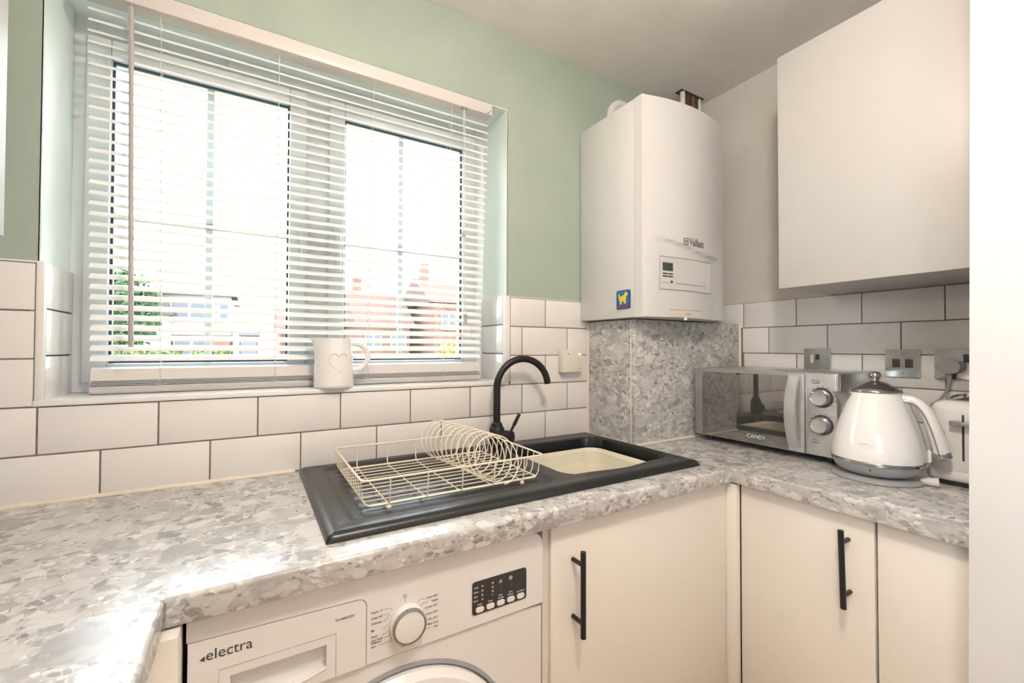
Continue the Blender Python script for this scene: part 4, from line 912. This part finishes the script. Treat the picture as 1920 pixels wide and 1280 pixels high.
# ================================================================== OUTSIDE
GZ = -.35
bm = bbox(-80, 80, .6, 120, GZ - .2, GZ); tag(finish('lawn', bm, 'grass', sm=False), 'green lawn outside the window', 'lawn')
bm = bbox(-80, 80, 15.6, 21, GZ, GZ + .02); tag(finish('road', bm, 'road', sm=False), 'grey road crossing beyond the hedge', 'road')
def house(name, label, x0, x1, y0, y1, eave, ridge, wall, roof, upper=None, wins=(), gable=False, chim=()):
    t = Thing(name, label, 'house', ((x0 + x1) / 2, (y0 + y1) / 2, GZ))
    mid = GZ + (eave - GZ) * .5 if upper else eave
    t.part('wall', bbox(x0, x1, y0, y1, GZ, mid), wall, sm=False)
    if upper: t.part('upper_wall', bbox(x0 - .05, x1 + .05, y0 - .05, y1, mid, eave), upper, sm=False)
    bm = B(); o_ = .35
    if gable: prism(bm, [(x0 - o_, eave), (x1 + o_, eave), ((x0 + x1) / 2, ridge)], lambda p: (p[0], y0 - o_, p[1]), lambda p: (p[0], y1 + o_, p[1]))
    else: prism(bm, [(y0 - o_, eave), (y1 + o_, eave), ((y0 + y1) / 2, ridge)], lambda p: (x0 - o_, p[0], p[1]), lambda p: (x1 + o_, p[0], p[1]))
    rf = t.part('roof', bm, roof, sm=False)
    for a, b in chim: t.part('chimney', bbox(a, b, (y0 + y1) / 2 - .4, (y0 + y1) / 2 + .4, ridge - .6, ridge + 1.2), wall, rf, sm=False)
    for a, b, c, d in wins:
        f = t.part('window', bbox(a, b, y0 - .12, y0 - .04, c, d), 'oframe', sm=False)
        n_ = max(1, round((b - a) / .8)); w_ = (b - a) / n_
        for k in range(n_): t.part('pane', bbox(a + k * w_ + .07, a + (k + 1) * w_ - .07, y0 - .14, y0 - .11, c + .08, d - .08), 'opane', f, sm=False)
    return t
t = house('far_house', 'two-storey house with white upper floor seen through the left sash', -6.6, -2.9, 30, 37, 4.3, 5.2, 'brick', 'rooft', 'render', ((-5.75, -4.0, 2.9, 3.95), (-3.45, -2.95, 2.9, 3.95), (-5.6, -3.9, .6, 1.7)))
bm = B(); prism(bm, [(-7.0, 3.0), (-5.5, 3.0), (-6.2, 4.55)], lambda p: (p[0], 28.6, p[1]), lambda p: (p[0], 30.2, p[1])); t.part('gable_roof', bm, 'rooft', sm=False)
t.part('porch_wall', bbox(-6.8, -5.7, 28.9, 30, GZ, 3.0), 'render', sm=False)
t = Thing('far_garage', 'low garage with lilac-grey doors beside the white-fronted house', 'garage', (-1.9, 32, GZ))
t.part('wall', bbox(-2.42, -1.4, 30.5, 34, GZ, 2.0), 'brick', sm=False); t.part('door', bbox(-2.35, -1.5, 30.4, 30.5, GZ, 1.6), 'garage', sm=False); t.part('roof', bbox(-2.48, -1.3, 30.3, 34.1, 2.0, 2.4), 'garage', sm=False)
house('far_house', 'red-brick house with tiled roof and chimneys seen through the right sash', 4.8, 8.5, 31, 38, 3.0, 5.8, 'brick', 'roofr', None, ((5.2, 6.4, 1.2, 2.3), (7.0, 8.2, 1.2, 2.3)), chim=((5.0, 5.6),))
house('far_house', 'gabled red-brick house at the right end of the view outside', 9.7, 14.5, 29, 37, 4.6, 6.9, 'brick', 'roofr', None, ((10.2, 11.4, 2.6, 3.8), (10.2, 11.6, .5, 1.6)), chim=((10.0, 10.6),))
house('far_house', 'distant red-roofed house behind the window mullion', .2, 2.8, 38, 44, 2.8, 4.6, 'brick', 'roofr', None, ((.6, 1.4, .9, 1.9),))
def foliage(bm, c, rx, ry, rz, n, s):
    for _ in range(n):
        a = random.uniform(0, 2 * math.pi); b = math.acos(random.uniform(-1, 1)); q = random.uniform(.55, 1.0)
        p = Vector((c[0] + rx * q * math.sin(b) * math.cos(a), c[1] + ry * q * math.sin(b) * math.sin(a), c[2] + rz * q * math.cos(b)))
        R = Matrix.Rotation(random.uniform(0, 6.28), 3, 'X') @ Matrix.Rotation(random.uniform(0, 6.28), 3, 'Z'); k = s * random.uniform(.6, 1.3)
        v = [bm.verts.new(p + R @ Vector(w) * k) for w in ((-1, 0, 0), (0, -.5, .15), (1, 0, 0), (0, .5, .15))]; bm.faces.new(v)
t = Thing('garden_tree', 'bushy green tree at the left of the view outside', 'tree', (-4.75, 14, GZ))
bm = B(); tube(bm, [(-4.75, 14, GZ), (-4.75, 14, 1.6)], [.14, .09], 10); t.part('trunk', bm, 'bark')
bm = B(); foliage(bm, (-4.75, 14, 2.2), .85, .85, 1.15, 2600, .09); o = t.part('crown', bm, 'leaf', sm=False); o['kind'] = 'stuff'
for x0, x1, y, lab in ((-4.4, -2.9, 9, 'clipped yellow-green hedge, left of the gap'), (-2.75, -2.1, 9.4, 'clipped yellow-green hedge, right of the gap')):
    t = Thing('garden_hedge', lab, 'hedge', ((x0 + x1) / 2, y, GZ), 'garden hedges')
    t.part('core', bbox(x0 + .08, x1 - .08, y - .22, y + .22, GZ, 1.05), 'hedge', sm=False)
    bm = B()
    for _ in range(2200):
        p = Vector((random.uniform(x0, x1), y + random.choice((-1, 1)) * random.uniform(.18, .3), random.uniform(GZ + .08, 1.17))) if random.random() < .7 else Vector((random.uniform(x0, x1), random.uniform(y - .3, y + .3), random.uniform(1.03, 1.19)))
        R = Matrix.Rotation(random.uniform(0, 6.28), 3, 'X') @ Matrix.Rotation(random.uniform(0, 6.28), 3, 'Z'); k = random.uniform(.03, .06)
        bm.faces.new([bm.verts.new(p + R @ Vector(w) * k) for w in ((-1, 0, 0), (0, -.5, .15), (1, 0, 0), (0, .5, .15))])
    o = t.part('leaves', bm, 'hedge', sm=False); o['kind'] = 'stuff'
def car(x, y, label):
    GZ = globals()['GZ'] + .021
    t = Thing('parked_car', label, 'car', (x, y, GZ), 'cars parked on the road')
    bm = B(); prism(bm, [(-1.05, .28), (1.05, .28), (1.08, .62), (.72, .74), (.42, 1.12), (-.5, 1.14), (-.85, .78), (-1.06, .7)], lambda p: (x + p[0], y - .8, GZ + p[1]), lambda p: (x + p[0], y + .8, GZ + p[1])); t.part('car_body', bm, 'bluecar', sm=False)
    bm = B(); prism(bm, [(-.62, .78), (.58, .78), (.38, 1.06), (-.46, 1.07)], lambda p: (x + p[0], y - .81, GZ + p[1]), lambda p: (x + p[0], y + .81, GZ + p[1])); t.part('side_window', bm, 'opane', sm=False)
    for dx in (-.65, .65):
        bm = B(); cyl(bm, (x + dx, y - .84, GZ + .28), (x + dx, y + .84, GZ + .28), .28, 20); t.part('wheel', bm, 'tyre')
car(-2.2, 17.2, 'dark blue car parked on the road outside the left sash')
t = Thing('flower_bush', 'yellow flowering bush low in the right sash', 'bush', (2.15, 8, GZ))
bm = B(); tube(bm, [(2.15, 8, GZ), (2.15, 8, .9)], .03, 8); t.part('stem', bm, 'bark')
bm = B(); foliage(bm, (2.18, 8, 1.15), .28, .28, .26, 500, .05); o = t.part('blossom', bm, 'flower', sm=False); o['kind'] = 'stuff'
